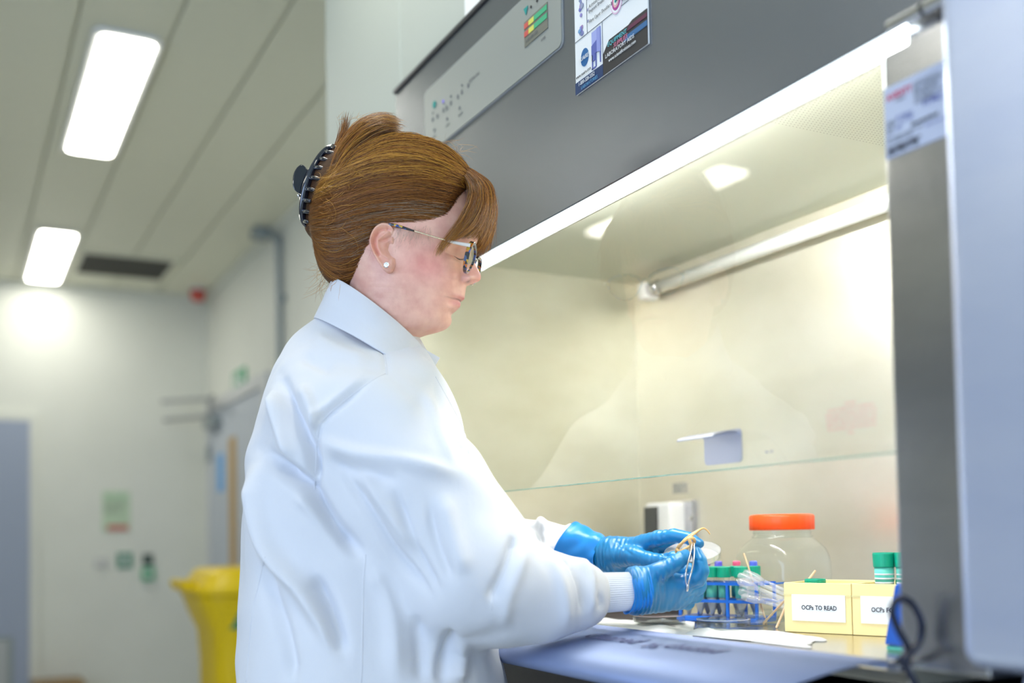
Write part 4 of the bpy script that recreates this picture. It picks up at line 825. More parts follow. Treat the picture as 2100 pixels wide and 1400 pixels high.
# strand-like furrows swept along the hair
Nn = normals(HVs, HFs); qq = HVs-OH
M_hair = mat('auburn_hair', (.10, .038, .010), .55, noise=((.045, .018, .006), 26, .35, .65, (.25, .25, 2.2)), bump=(110, .6, (.15, .15, 2.5)))
hair = mesh('hair', HVs, HFs, M_hair, per, smooth=True)
tri_s = BVHTree.FromPolygons([tuple(v) for v in HVs], [tuple(f) for f in HFs.tolist()])
M_strand = [mat('strand_auburn', (.27, .098, .020), .38), mat('strand_copper', (.40, .155, .026), .36), mat('strand_brown', (.115, .046, .014), .42), mat('strand_gold', (.66, .33, .05), .34), mat('strand_ash', (.36, .26, .17), .42)]
SV = [[] for _ in M_strand]; 
def add_strand(P, m, r=.00033, mirror=False):
    P = np.asarray(P, float); n = len(P); T = np.gradient(P, axis=0); T /= np.linalg.norm(T, axis=1)[:, None]+1e-12
    N = np.cross(T, fw); N /= np.linalg.norm(N, axis=1)[:, None]+1e-12; B = np.cross(T, N); rad = (r*(1-.75*np.linspace(0, 1, n)**3))[:, None]
    R_ = np.stack([P+rad*N, P+rad*(-.5*N+.87*B), P+rad*(-.5*N-.87*B)], 1).reshape(-1, 3); SV[m].append(R_)
    if mirror: SV[m].append(R_-2*((R_-OH)@sh)[:, None]*sh)
GU = [[(955, 350), (900, 296), (835, 280), (775, 292), (722, 322), (690, 345)], [(950, 357), (885, 312), (810, 300), (735, 325), (680, 362), (662, 372)], [(945, 366), (870, 335), (790, 333), (715, 358), (665, 385), (652, 392)], [(935, 378), (860, 360), (780, 363), (705, 388), (655, 408), (645, 412)],
      [(924, 398), (850, 385), (770, 392), (700, 415), (652, 430), (640, 432)], [(915, 420), (840, 410), (765, 418), (695, 440), (650, 450), (638, 450)], [(907, 442), (835, 433), (760, 442), (692, 462), (652, 466), (640, 462)], [(893, 464), (820, 452), (750, 463), (690, 482), (655, 482), (643, 474)],
      [(850, 474), (795, 455), (742, 480), (695, 503), (660, 500), (645, 485)], [(765, 505), (742, 515), (715, 525), (685, 530), (658, 515), (647, 495)], [(758, 540), (735, 550), (710, 560), (685, 555), (662, 535), (650, 505)], [(742, 572), (722, 580), (700, 580), (682, 568), (664, 545), (652, 515)]]
GU = np.array(GU, float); GU[:9, 0, 0] += 18; GU[:9, 1, 0] += 8
def hit(px, py, off):
    d = ray(px, py); h = tri_s.ray_cast(Vector(CP), Vector(d/np.linalg.norm(d)))
    if h[0] is None: return None
    return np.array(h[0])+np.array(h[1])*off
for k in range(9500):
    gq = rng.random()*(len(GU)-1); i = int(gq); f = gq-i; G2 = GU[i]*(1-f)+GU[i+1]*f; e0 = G2[0]-G2[1]; G2[0] = G2[0]+e0/np.linalg.norm(e0)*rng.uniform(-6, 13 if gq > 2 else 4)
    C2 = catmull(G2, 22); t0 = rng.random()**2*.55; t1 = min(1, t0+rng.uniform(.45, 1.0)); ts = np.linspace(t0, t1, 17)*21
    P2 = np.c_[np.interp(ts, np.arange(22), C2[:, 0]), np.interp(ts, np.arange(22), C2[:, 1])]; w = np.cumsum(rng.normal(0, .75, 17)); P2[:, 1] += w-w.mean()+rng.normal(0, 2.2)+rng.normal(0, 3.5)*np.linspace(-1, 1, 17); cl_ = .5+.5*sin(gq*31+2*sin(gq*13)); off0 = .0004+.0046*cl_*rng.uniform(.5, 1.1); P2[:, 1] += 3.8*np.sin(np.linspace(0, 6, 17)+gq*19+1.5*sin(gq*47)); pts = []
    for j, (x, y) in enumerate(P2):
        h = hit(x, y, off0*min(1, .25+j/5))
        if h is not None: pts.append(h)
    if len(pts) < 8: continue
    q = rng.random(); fr = t0 < .12
    if gq < 3 and rng.random() < .46: m = 3  # more gold strands on top paint in the ceiling lamp's highlight
    elif gq > 5 and gq < 9 and fr and rng.random() < .3: m = 4
    else: q = q*.8+.2*(1-cl_)+.0; m = 3 if q < .03 else 1 if q < .28 else 0 if q < .62 else 2
    add_strand(pts, m, rng.uniform(.00015, .00030), mirror=(k % 3 == 0))
# fringe
FG = [[(930, 342), (960, 368), (968, 400), (952, 440), (925, 480), (905, 505), (896, 528)], [(940, 342), (974, 368), (982, 402), (970, 440), (948, 468), (925, 490), (908, 508)], [(948, 342), (986, 370), (996, 405), (990, 440), (975, 465), (955, 480), (935, 490)], [(954, 342), (994, 371), (1004, 402), (1003, 432), (996, 458), (988, 480), (980, 492)], [(956, 342), (998, 370), (1010, 402), (1010, 432), (1003, 458), (995, 480), (986, 502)]]
FG = np.array(FG, float)
# depth of the fringe: it springs from the parting and arches over the brow
for k in range(3000):
    gq = rng.beta(.62, .60)*(len(FG)-1); i = min(int(gq), len(FG)-2); f = gq-i; C2 = catmull(FG[i]*(1-f)+FG[i+1]*f, 20); t1 = rng.uniform(.55, 1.0)**.8; ts = np.linspace(rng.random()*.1, t1, 15)*19
    P2 = np.c_[np.interp(ts, np.arange(20), C2[:, 0]), np.interp(ts, np.arange(20), C2[:, 1])]; w = np.cumsum(rng.normal(0, .9, 15)); P2[:, 0] += w+rng.normal(0, 2.0)+rng.normal(0, 5)*np.linspace(0, 1, 15)*(1-.6*t1); lift = rng.uniform(.0005, .006)
    s0 = np.interp(gq, [0, 2, 4], [.060, .045, .010])+rng.normal(0, .006); s1 = np.interp(gq, [0, 2, 4], [.068, .060, .0])+rng.normal(0, .012); pts = []
    for j, (x, y) in enumerate(P2):
        u_ = j/14; sj = .030+(s0-.030)*min(1, u_*2.5) if u_ < .4 else s0+(s1-s0)*(u_-.4)/.6
        p = hp(x, y, sj); d = ray(x, y); dn = d/np.linalg.norm(d); h = tri_h.ray_cast(Vector(CP), Vector(dn))
        if h[0] is not None:
            hd = np.array(h[0])-dn*lift
            if (hd-CP)@fw < (p-CP)@fw: p = hd
        pts.append(p)
    m = [0, 1, 3, 2, 4][int(rng.choice(5, p=[.33, .30, .15, .17, .05]))]; add_strand(pts, m, rng.uniform(.00014, .00028), mirror=(k % 3 == 0))
# tuft above the clip
TG = [[(668, 372), (680, 330), (698, 295), (730, 258), (768, 240), (800, 242), (815, 252)], [(672, 370), (690, 332), (712, 300), (745, 268), (778, 254), (802, 256), (816, 262)], [(680, 365), (705, 330), (732, 302), (762, 284), (785, 272), (805, 268), (815, 272)], [(700, 350), (722, 325), (745, 308), (768, 296), (790, 286), (808, 280), (818, 280)], [(662, 372), (672, 340), (686, 308), (696, 280), (702, 258), (703, 245), (700, 232)], [(668, 365), (680, 335), (694, 305), (706, 280), (714, 262), (718, 248), (722, 240)]]
TG = np.array(TG, float)
for k in range(2100):
    gq = rng.random()*3 if rng.random() < .94 else 4+rng.random(); i = min(int(gq), 4); f = gq-i; C2 = catmull(TG[i]*(1-f)+TG[i+1]*f, 18) if gq < 3 or gq > 4 else catmull(TG[3], 18); ts = np.linspace(rng.random()*.15, rng.uniform(.65, 1.0), 14)*17
    P2 = np.c_[np.interp(ts, np.arange(18), C2[:, 0]), np.interp(ts, np.arange(18), C2[:, 1])]; w = np.cumsum(rng.normal(0, 1.0, 14)); P2[:, 1] += w+rng.normal(0, 2.5)-6*rng.random()*np.linspace(0, 1, 14); P2[:, 0] += rng.normal(0, 2.5)+rng.normal(0, 7)*np.linspace(0, 1, 14)**2; s0 = rng.normal(.012, .020)
    pts = [hp(x, y, s0+.012*sin(j/5+gq)) for j, (x, y) in enumerate(P2)]; m = [0, 1, 3, 2, 4][int(rng.choice(5, p=[.30, .28, .26 if gq < 2 else .1, .11 if gq < 2 else .27, .05]))]; add_strand(pts, m, rng.uniform(.00018, .00032))
# wisps: flyaways at nape, brow and crown
def wisp(px, py, dx, dy, curl, s, m, n=14, r=.00016):
    P2 = [(px, py)]; a = math.atan2(dy, dx); L = math.hypot(dx, dy)/n
    for j in range(n): a += curl/n+rng.normal(0, .08); P2.append((P2[-1][0]+L*cos(a), P2[-1][1]+L*sin(a)))
    add_strand([hp(x, y, s+.004*sin(j*.5)) for j, (x, y) in enumerate(P2)], m, r)
for k in range(70): wisp(rng.uniform(655, 700), rng.uniform(520, 585), rng.uniform(-45, -5), rng.uniform(5, 60), rng.normal(0, 1.2), rng.normal(0, .03), int(rng.choice([1, 3, 3, 4])))
for k in range(60): wisp(rng.uniform(800, 945), rng.uniform(288, 330), rng.uniform(-30, 50), rng.uniform(-22, 2), rng.uniform(-.5, 2.), rng.normal(0, .03), int(rng.choice([1, 3, 4])))
for k in range(40): wisp(rng.uniform(965, 1004), rng.uniform(370, 430), rng.uniform(-2, 14), rng.uniform(10, 70), rng.uniform(-.5, 1.2), rng.uniform(-.02, .05), int(rng.choice([1, 3, 4])))
for k in range(60): wisp(rng.uniform(690, 800), rng.uniform(240, 300), rng.uniform(-5, 50), rng.uniform(-20, 5), rng.uniform(-.3, 1.), rng.normal(0, .02), 3)
for k in range(50): wisp(rng.uniform(640, 730), rng.uniform(330, 500), rng.uniform(10, 90), rng.uniform(-30, 30), rng.normal(0, 1.5), .085, int(rng.choice([1, 3])), r=.0002)
for k in range(110):     # fine hair in front of the ear
    a = on_head(rng.uniform(815, 885), rng.uniform(462, 482))
    if a is not None: s_a = (a-OH)@sh; qx, _z = project(a[None]); wisp(qx[0, 0], qx[0, 1], rng.uniform(-12, 4), rng.uniform(14, 38), rng.normal(.3, .4), s_a+.0012, 4, r=.00006)
for m, L in enumerate(SV):
    Vs = np.vstack(L); Fs = []; b = 0
    off = np.concatenate([[0], np.cumsum([len(a) for a in L])]); 
    for a, o_ in zip(L, off[:-1]):
        n = len(a)//3; i_ = np.arange(n-1)[:, None]*3+o_
        for q in range(3): Fs.append(np.c_[i_+q, i_+(q+1) % 3, i_+3+(q+1) % 3, i_+3+q])
    mesh('hair_strands', Vs, np.vstack(Fs), M_strand[m], hair, smooth=True, kind='stuff')
# ------------------------------------------------------------------ hair claw
M_claw = mat('navy_black_claw', (.006, .009, .022), .08, coat=1.)
cl = empty('hair_claw', hp(640, 380), parent=per); cl['label'] = 'glossy black toothed claw clip at the back of her hair'
SPN = [(684, 299), (672, 305), (660, 317), (649, 334), (638, 355), (629, 380), (623, 405), (620, 430), (622, 452), (629, 463)]
for sg in (1, -1):
    sp = catmull([hp(x, y, sg*(.010+.016*sin(pi*i/9))) for i, (x, y) in enumerate(SPN)], 40)
    MB().tube(sp, [.0022+.0016*sin(pi*i/39) for i in range(40)], 10, sq=1.5).build('claw_spine', M_claw, cl, smooth=True)
    for k in range(9):
        i = 3+int(k*4.1); b0 = sp[i]; (qx, qy), _ = [v[0] for v in project(sp[i][None])][0], 0
        ln = [36, 28, 24, 30, 30, 22, 17, 24, 12][k]; dy = [9, 8, 9, 9, 8, 5, 3, 6, 4][k]; ss0 = (b0-OH)@sh
        MB().tube(catmull([b0, hp(qx+ln*.35, qy+dy*.05, ss0+sg*.014), hp(qx+ln*.8, qy+dy*.5, ss0+sg*.020), hp(qx+ln, qy+dy, ss0+sg*.017)], 12), [.0022, .0023, .0023, .0023, .0023, .0022, .0021, .002, .0018, .0015, .0012, .0006], 10, sq=1.3).build('tooth', M_claw, cl, smooth=True)
    wz = [(150, 635), (185, 648), (222, 690), (258, 728), (248, 790), (215, 840), (200, 900), (188, 962), (120, 948), (72, 905), (58, 840), (70, 740), (105, 672)]
    wp = catmull(np.array([(590+a/5.383, 220+b/5.383) for a, b in wz+wz[:1]]), 40)[:-1]
    A = [hp(x, y, sg*(.014+.0012*(640-x)/4)) for x, y in wp]; Bq = [a-sh*sg*.0028 for a in A]; n = len(A)
    mesh('claw_wing', A+Bq, [tuple(range(n)), tuple(range(2*n-1, n-1, -1))]+[(k, n+k, n+(k+1) % n, (k+1) % n) for k in range(n)], M_claw, cl, bevel=.0008)
MB().tube([hp(613, 401, .012), hp(613, 401, -.012)], .0030, 14).build('claw_spring', M_chrome, cl, smooth=True)
# ------------------------------------------------------------------ glasses
gl = empty('eyeglasses', hp(960, 530), parent=per); gl['label'] = 'tortoise cat-eye glasses with white and gold temples'
def tort():
    m = mat('tortoise_acetate', (.02, .02, .02), .12, coat=1.); nt = m.node_tree; v = nt.nodes.new('ShaderNodeTexVoronoi'); v.inputs['Scale'].default_value = 230; tc = nt.nodes.new('ShaderNodeTexCoord'); nt.links.new(tc.outputs['Object'], v.inputs[0])
    s = nt.nodes.new('ShaderNodeSeparateColor'); nt.links.new(v.outputs['Color'], s.inputs[0]); r = nt.nodes.new('ShaderNodeValToRGB'); r.color_ramp.interpolation = 'CONSTANT'; e = r.color_ramp.elements
    e[0].position = 0; e[0].color = (.008, .008, .012, 1); e[1].position = .4; e[1].color = (.01, .05, .30, 1)
    for p, c in ((.62, (.55, .16, .01, 1)), (.75, (.60, .38, .03, 1)), (.85, (.05, .10, .22, 1))): q = e.new(p); q.color = c
    nt.links.new(s.outputs[0], r.inputs[0]); nt.links.new(r.outputs[0], nt.nodes['Principled BSDF'].inputs['Base Color']); return m
M_tort = tort(); M_lens = clear('tinted_lens', (.97, .95, .84), 1.5, 2.0, 0, .06, (.9, .85, .65))
lv = hp(972, 501)-hp(951, 563); Lh = np.linalg.norm(lv); lv /= Lh; lc = hp(964, 532, .0335)-sh*.0335
for sg in (1, -1):
    wr = radians(1)*sg; la = sh*cos(wr)*sg-fh*abs(sin(wr)); c = lc+sh*sg*.0335-fh*.0005; P = []
    for k in range(56):
        a = 2*pi*k/56; x = abs(cos(a))**(2/2.6)*np.sign(cos(a)); y = abs(sin(a))**(2/2.6)*np.sign(sin(a)); y = y*(1+.12*x*(y > 0)); x = x*(1+.06*(y > 0)+.42*min(y, 0)); P.append(c+la*x*.0265+lv*y*.0190+lv*.0008)
    P = np.array(P); nrm = np.cross(la, lv)*sg; mb = MB(); V_ = []; cen = P.mean(0)
    for k, p in enumerate(P):
        o_ = (p-cen)/np.linalg.norm(p-cen); wd = .0016 if (p-cen)@lv < 0 else .0024
        for a_, b_ in ((-1, -1), (1, -1), (1, 1), (-1, 1)): V_.append(p+o_*wd*a_+nrm*(.0020+.0012*max(0, o_@la))*b_)
    n = len(P); mb.add(V_, [(k*4+q, k*4+(q+1) % 4, ((k+1) % n)*4+(q+1) % 4, ((k+1) % n)*4+q) for k in range(n) for q in range(4)]); mb.build('rim', M_tort, gl, bevel=.0005)
    mesh('lens', list(P+nrm*.0004)+list(P-nrm*.0004), [tuple(range(n)), tuple(range(2*n-1, n-1, -1))]+[(k, n+k, n+(k+1) % n, (k+1) % n) for k in range(n)], M_lens, gl)
    h0 = c+la*.029+lv*.0165
    tp = [(964, 503, .0665), (944, 499.5, .070), (921, 494.5, .072), (895, 487, .0735), (868, 479, .0745), (846, 472.5, .0750), (815, 463.5, .0760), (795, 462, .0745), (774, 474, .071), (765, 492, .068)]
    T3 = np.array([hp(x, y, s) if sg > 0 else hp(x, y, s)-2*((hp(x, y, s)-OH)@sh)*sh for x, y, s in tp]); C3 = catmull(T3, 60)
    MB().tube(C3[:15], np.linspace(.0026, .0017, 15), 10).build('temple_front', mat('white_temple', (.80, .78, .74), .2, coat=.6) if sg > 0 else bpy.data.materials['white_temple'], gl, smooth=True)
    MB().tube(C3[14:33], .0010, 10).build('temple_wire', mat('pale_gold', (.80, .66, .45), .2, 1.) if sg > 0 else bpy.data.materials['pale_gold'], gl, smooth=True)
    MB().tube(C3[32:], [.0012+.0012*min(1, k/8) for k in range(28)], 10).build('temple_tip', M_tort, gl, smooth=True)
b0 = lc+sh*.0075+lv*.006; b1_ = lc-sh*.0075+lv*.006; MB().tube(catmull([b0, lc+fh*.001+lv*.009, b1_], 10), .0021, 10).build('bridge', M_tort, gl, smooth=True)
for sg in (1, -1): MB().lathe([(0, -.001), (.003, -.0008), (.0042, 0), (.003, .0008), (0, .001)], lc+sh*sg*.0085-fh*.005-lv*.003, 14, axis=sh*sg+fh*.5).build('nose_pad', M_frost, gl, smooth=True)
# ------------------------------------------------------------------ lab coat
TA = radians(8); tt_ = cos(TA)*r0+sin(TA)*f0; sv = sin(TA)*r0-cos(TA)*f0      # torso: facing, and towards her right shoulder
TT = [(618, 676, 838, .052, 1.52), (645, 650, 846, .058, 1.52), (680, 606, 858, .066, 1.515), (706, 584, 868, .078, 1.51), (743, 566, 882, .106, 1.505), (781, 553, 894, .140, 1.50), (820, 541, 905, .166, 1.495), (860, 530, 922, .180, 1.49), (950, 510, 958, .187, 1.485), (1050, 502, 965, .185, 1.48), (1180, 499, 985, .182, 1.475),
      (1300, 495, 1018, .185, 1.465), (1400, 491, 1040, .190, 1.46), (1600, 480, 1052, .205, 1.46), (1900, 470, 1058, .22, 1.46), (2080, 466, 1060, .23, 1.46)]
tz = np.array([at(800, y, 1.49)[2] for y, *_ in TT])[::-1]; tc_ = np.array([(at(a, y, D_)+at(b, y, D_))/2 for y, a, b, r_, D_ in TT])[::-1]; tb = np.array([r_ for *_, r_, D_ in TT])[::-1]
ta_ = np.array([sqrt(max(.002, (np.linalg.norm(at(b, y, D_)-at(a, y, D_))/2)**2-(sin(TA)*r_)**2)) for y, a, b, r_, D_ in TT])[::-1]
g = Grid((-1.86, .14, .46), (-.98, .95, 1.46), .0068)
z = g.P[..., 2].astype(float); 
def ip(v): return np.interp(z, tz, v).astype(np.float32)
cx, cy, a_, b_ = ip(tc_[:, 0]), ip(tc_[:, 1]), ip(ta_), ip(tb)
dx, dy = g.P[..., 0]-cx, g.P[..., 1]-cy; lt = dx*tt_[0]+dy*tt_[1]; ls = dx*sv[0]+dy*sv[1]
k0 = ((np.abs(lt)/a_)**2.3+(np.abs(ls)/b_)**2.3)**(1/2.3); D = (k0-1)*np.minimum(a_, b_)*.9
D = smax(D, (g.P[..., 2]-tz[-1]).astype(np.float32), .02); D = np.maximum(D, (.50-g.P[..., 2]).astype(np.float32))
D = smin(D, g.ell(at(842, 885, 1.45), np.array([tt_, sv, u0]), (.060, .075, .085)), .05)
NS = [(apx((745, 868, 1.425)), .066), (apx((765, 896, 1.385)), .0765), (apx((862, 1004, 1.345)), .0860), (apx((978, 1172, 1.33)), .0805)]
D = chain(g, NS, .05, D, .035)
FA = [(apx((974, 1184, 1.33)), .0775), (apx((1040, 1215, 1.335)), .0665), (apx((1110, 1218, 1.345)), .0600), (apx((1172, 1222, 1.36)), .0470)]
D = chain(g, FA, .03, D, .03); D = smin(D, g.cap(apx((1160, 1215, 1.36)), apx((1192, 1221, 1.367)), .046, .0400), .012)
FS = [(apx((720, 860, 1.60)), .066), (apx((745, 905, 1.66)), .070), (apx((965, 1128, 1.70)), .058), (apx((1090, 1130, 1.655)), .047), (apx((1120, 1130, 1.64)), .044)]
D = chain(g, FS, .05, D, .035); D = smin(D, g.cap(apx((1125, 1124, 1.64)), apx((1155, 1122, 1.625)), .043, .036), .010)
CVt, CFt = surface_nets(D, g.org, g.res); CVt = smooth_mesh(CVt, CFt, 3)
def subdiv(V, F):       # one Catmull-like split: finer cloth so that folds are geometry
    E_ = np.vstack([F[:, [0, 1]], F[:, [1, 2]], F[:, [2, 3]], F[:, [3, 0]]]); Es = np.sort(E_, 1); key = Es[:, 0].astype(np.int64)*len(V)+Es[:, 1]; u, ix, inv = np.unique(key, return_index=True, return_inverse=True)
    mid = (V[Es[ix, 0]]+V[Es[ix, 1]])/2; cen = V[F].mean(1); n = len(V); m = len(F); e = inv.reshape(4, m)+n; c = np.arange(m)+n+len(u)
    NF = np.vstack([np.c_[F[:, 0], e[0], c, e[3]], np.c_[F[:, 1], e[1], c, e[0]], np.c_[F[:, 2], e[2], c, e[1]], np.c_[F[:, 3], e[3], c, e[2]]]); return np.vstack([V, mid, cen]), NF
CVt, CFt = subdiv(CVt, CFt); CVt = smooth_mesh(CVt, CFt, 3)
N = normals(CVt, CFt); Q, dep = project(CVt); vd = CVt-CP; vd /= np.linalg.norm(vd, axis=1)[:, None]
if np.median((N*(CVt-CVt.mean(0))).sum(1)) < 0: N = -N; CFt = CFt[:, ::-1]
face = np.clip(-(N*vd).sum(1)*2.5+.25, 0, 1)
sleeve = np.minimum.reduce([np.linalg.norm(CVt-np.array(p[0]), axis=1)-p[1] for p in NS+FA])
FOLD = [  # polyline, height (m), half width (px): hollows negative
    ([(765, 779), (696, 830), (660, 866), (651, 900), (645, 1004)], -.0045, 8), ([(752, 772), (684, 822), (645, 862), (636, 905)], .003, 12),
    ([(655, 905), (732, 932), (840, 950), (940, 975)], .0065, 20), ([(665, 940), (740, 968), (820, 985)], -.005, 18),
    ([(576, 770), (600, 848), (636, 920), (646, 1000)], -.015, 17), ([(560, 800), (578, 880), (600, 950)], .009, 16), ([(618, 790), (644, 850), (655, 880)], .007, 16),
    ([(540, 920), (582, 962), (632, 1000), (688, 1085), (744, 1140)], -.020, 20), ([(528, 945), (532, 1040), (558, 1130), (620, 1215), (690, 1335)], .013, 22), ([(604, 1010), (660, 1060), (712, 1130)], .006, 18),
    ([(640, 1180), (676, 1250), (704, 1345)], -.012, 20), ([(545, 1150), (560, 1230), (590, 1330), (600, 1400)], -.008, 20), ([(760, 1160), (800, 1240), (815, 1400)], .006, 26), ([(850, 1260), (862, 1330), (865, 1400)], -.006, 20),
    ([(700, 960), (762, 1055), (816, 1142), (888, 1225)], -.0075, 15), ([(735, 955), (800, 1050), (860, 1130)], .005, 16), ([(804, 992), (842, 1095), (868, 1154), (905, 1215)], -.0062, 12), ([(905, 1010), (930, 1100), (955, 1180)], .005, 26), ([(878, 1030), (900, 1120), (930, 1190)], -.005, 14),
    ([(1056, 1096), (1046, 1140), (1022, 1196), (1005, 1235)], -.0068, 13), ([(1072, 1120), (1062, 1170), (1040, 1230), (1035, 1290)], .0035, 16),
    ([(1148, 1136), (1172, 1152), (1190, 1190), (1197, 1225), (1196, 1262)], -.0078, 8), ([(1178, 1140), (1208, 1170), (1216, 1210), (1212, 1262)], .0050, 11), ([(1120, 1130), (1145, 1180), (1160, 1230), (1165, 1290)], .0045, 15), ([(1225, 1215), (1236, 1236), (1230, 1250)], -.003, 8),
    ([(924, 1290), (912, 1340), (903, 1400)], -.009, 14), ([(950, 1310), (945, 1360), (940, 1400)], .006, 18), ([(888, 780), (924, 860), (960, 944)], -.004, 9), ([(870, 800), (898, 870), (930, 950)], .0035, 14), ([(780, 706), (790, 735), (793, 770)], -.0025, 7), ([(640, 690), (690, 720), (760, 750)], .004, 22), ([(620, 730), (680, 760)], -.004, 16),
    ([(1075, 1072), (1100, 1085), (1110, 1120)], -.006, 9), ([(1135, 1078), (1142, 1090), (1128, 1110)], -.006, 9), ([(1100, 1066), (1112, 1072), (1118, 1090)], .007, 13), ([(1160, 1078), (1172, 1090), (1160, 1110)], .006, 11)]
disp = np.zeros(len(CVt))
for pl, A_, w_ in FOLD:
    pc = catmull(pl, 24) if len(pl) > 2 else pl; d, t = seg_dist(Q, pc); fade = np.clip(np.minimum(t, 1-t)*5+.12, 0, 1); disp += 1.55*A_*np.exp(-(d/(w_*.74))**2)*fade
nz = .0016*np.sin(CVt@[31, 12, 9]+2.5*np.sin(CVt@[7, -19, 13]))+.0011*np.sin(CVt@[-23, 41, 29]+2*np.sin(CVt@[17, 11, -23]))+.0008*np.sin(CVt@[61, -37, 47]+2.2*np.sin(CVt@[-29, 43, 21]))
CVt = CVt+N*(disp*face+nz)[:, None]; CVt = smooth_mesh(CVt, CFt, 1)
coat = mesh('lab_coat', CVt, CFt, M_coat, per, smooth=True)
tri_c = BVHTree.FromPolygons([tuple(v) for v in CVt], [tuple(f) for f in CFt.tolist()])
def seam(pl, r=.0009, n=60, name='seam', m=M_coat, off=-.0002):
    P = [on_head(x, y, off, tri_c) for x, y in catmull(pl, n)]; P = [p for p in P if p is not None]
    if len(P) > 4: return MB().tube(P, r, 6).build(name, m, coat, smooth=True)
seam([(790, 766), (765, 779), (696, 830), (660, 866), (651, 900), (645, 1004)]); seam([(750, 1136), (745, 1200), (744, 1260), (741, 1399)]); seam([(543, 1140), (530, 1200), (517, 1260), (505, 1397)]); seam([(780, 708), (789, 730), (794, 768)]); seam([(1055, 1100), (1043, 1150), (1014, 1215), (1008, 1250)], .0007)
seam([(893, 772), (925, 830), (950, 880), (962, 930)]); 
# stand collar
co = []; nn = 64; rows_ = []
for j, w in enumerate(np.linspace(0, 1.12, 9)):
    Bk = hp(683, 578)*(1-w)+hp(650, 648)*w; Fr = hp(872, 718)*(1-w)+hp(868, 775)*w; rr_ = []
    for k in range(nn+1):
        ph = radians(-168+336*k/nn); ph = ph+pi; c_ = (Bk+Fr)/2; ax = (Fr-Bk)/2
        R_ = .0600+(.009+.034*max(0., -cos(ph-pi)+.35))*w
        sag = (.010 if w < .5 else .004)*abs(sin(ph)); rr_.append(c_-ax*cos(ph-pi)*-1*(-1)+sh*R_*sin(ph)+np.array([0, 0, sag])+(fh*.004*w*0))
    rows_.append(rr_)
A = np.array(rows_); cen = (hp(683, 578)+hp(872, 718))/2
def thicken(A, t):      # A rows x cols x 3 sheet -> closed shell
    du = np.gradient(A, axis=1); dv = np.gradient(A, axis=0); n = np.cross(du, dv); n /= np.linalg.norm(n, axis=2)[..., None]+1e-12; B = A-n*t; r, c = A.shape[:2]; m = r*c
    F = []
    for i in range(r-1):
        for j in range(c-1): a = i*c+j; F += [(a, a+1, a+c+1, a+c), (m+a, m+a+c, m+a+c+1, m+a+1)]
    for i in range(r-1): a = i*c; F.append((a, a+c, m+a+c, m+a)); a = i*c+c-1; F.append((a, m+a, m+a+c, a+c))
    for j in range(c-1): a = j; F.append((a, m+a, m+a+1, a+1)); a = (r-1)*c+j; F.append((a, a+1, m+a+1, m+a))
    return np.vstack([A.reshape(-1, 3), B.reshape(-1, 3)]), F
Vc, Fc = thicken(A, .0028); o = mesh('collar', Vc, Fc, M_coat, coat, smooth=True, bevel=.0008)
# front flap tips of the collar with a snap
Pf = [hp(858, 706, .028), hp(872, 716, .016), hp(902, 733, .004), hp(893, 748, .008), hp(880, 772, .012), hp(862, 768, .03)]
mesh('collar_flap', Pf+[p-sh*.003 for p in Pf], [tuple(range(6)), tuple(range(11, 5, -1))]+[(k, 6+k, 6+(k+1) % 6, (k+1) % 6) for k in range(6)], M_coat, coat, bevel=.001)
MB().lathe([(.0032, 0), (.003, .0012), (.0015, .0018), (0, .0018)], hp(874, 741, .024), 14, axis=sh+.4*fh).build('snap', M_chrome, coat); MB().lathe([(.0022, 0), (.002, .0012), (0, .0014)], hp(878, 752, .024), 14, axis=sh+.4*fh).build('snap', M_chrome, coat)
# ribbed cuffs
def rib(p0, p1, ra, rb, flat, name='rib_cuff'):
    p0, p1 = np.array(p0), np.array(p1); ax = p1-p0; L = np.linalg.norm(ax); ax /= L; v = u0-ax*(u0@ax); v /= np.linalg.norm(v); w = np.cross(ax, v); n = 220; V = []; m = 8
    for i in range(m+1):
        t = i/m; r = ra+(rb-ra)*t
        for k in range(n): a = 2*pi*k/n; q = r*(1+.010*(1 if (k % 4) < 2 else -1)); V.append(p0+ax*L*t+v*q*cos(a)+w*q*flat*sin(a))
    F = [(i*n+k, i*n+(k+1) % n, (i+1)*n+(k+1) % n, (i+1)*n+k) for i in range(m) for k in range(n)]+[tuple(range(n-1, -1, -1)), tuple(m*n+k for k in range(n))]
    return mesh(name, V, F, M_rib, coat, smooth=False)
rib(at(1200, 1217, 1.366), at(1294, 1212, 1.385), .0262, .0246, .85); rib(at(1130, 1122, 1.635), at(1170, 1124, 1.62), .028, .027, .85)
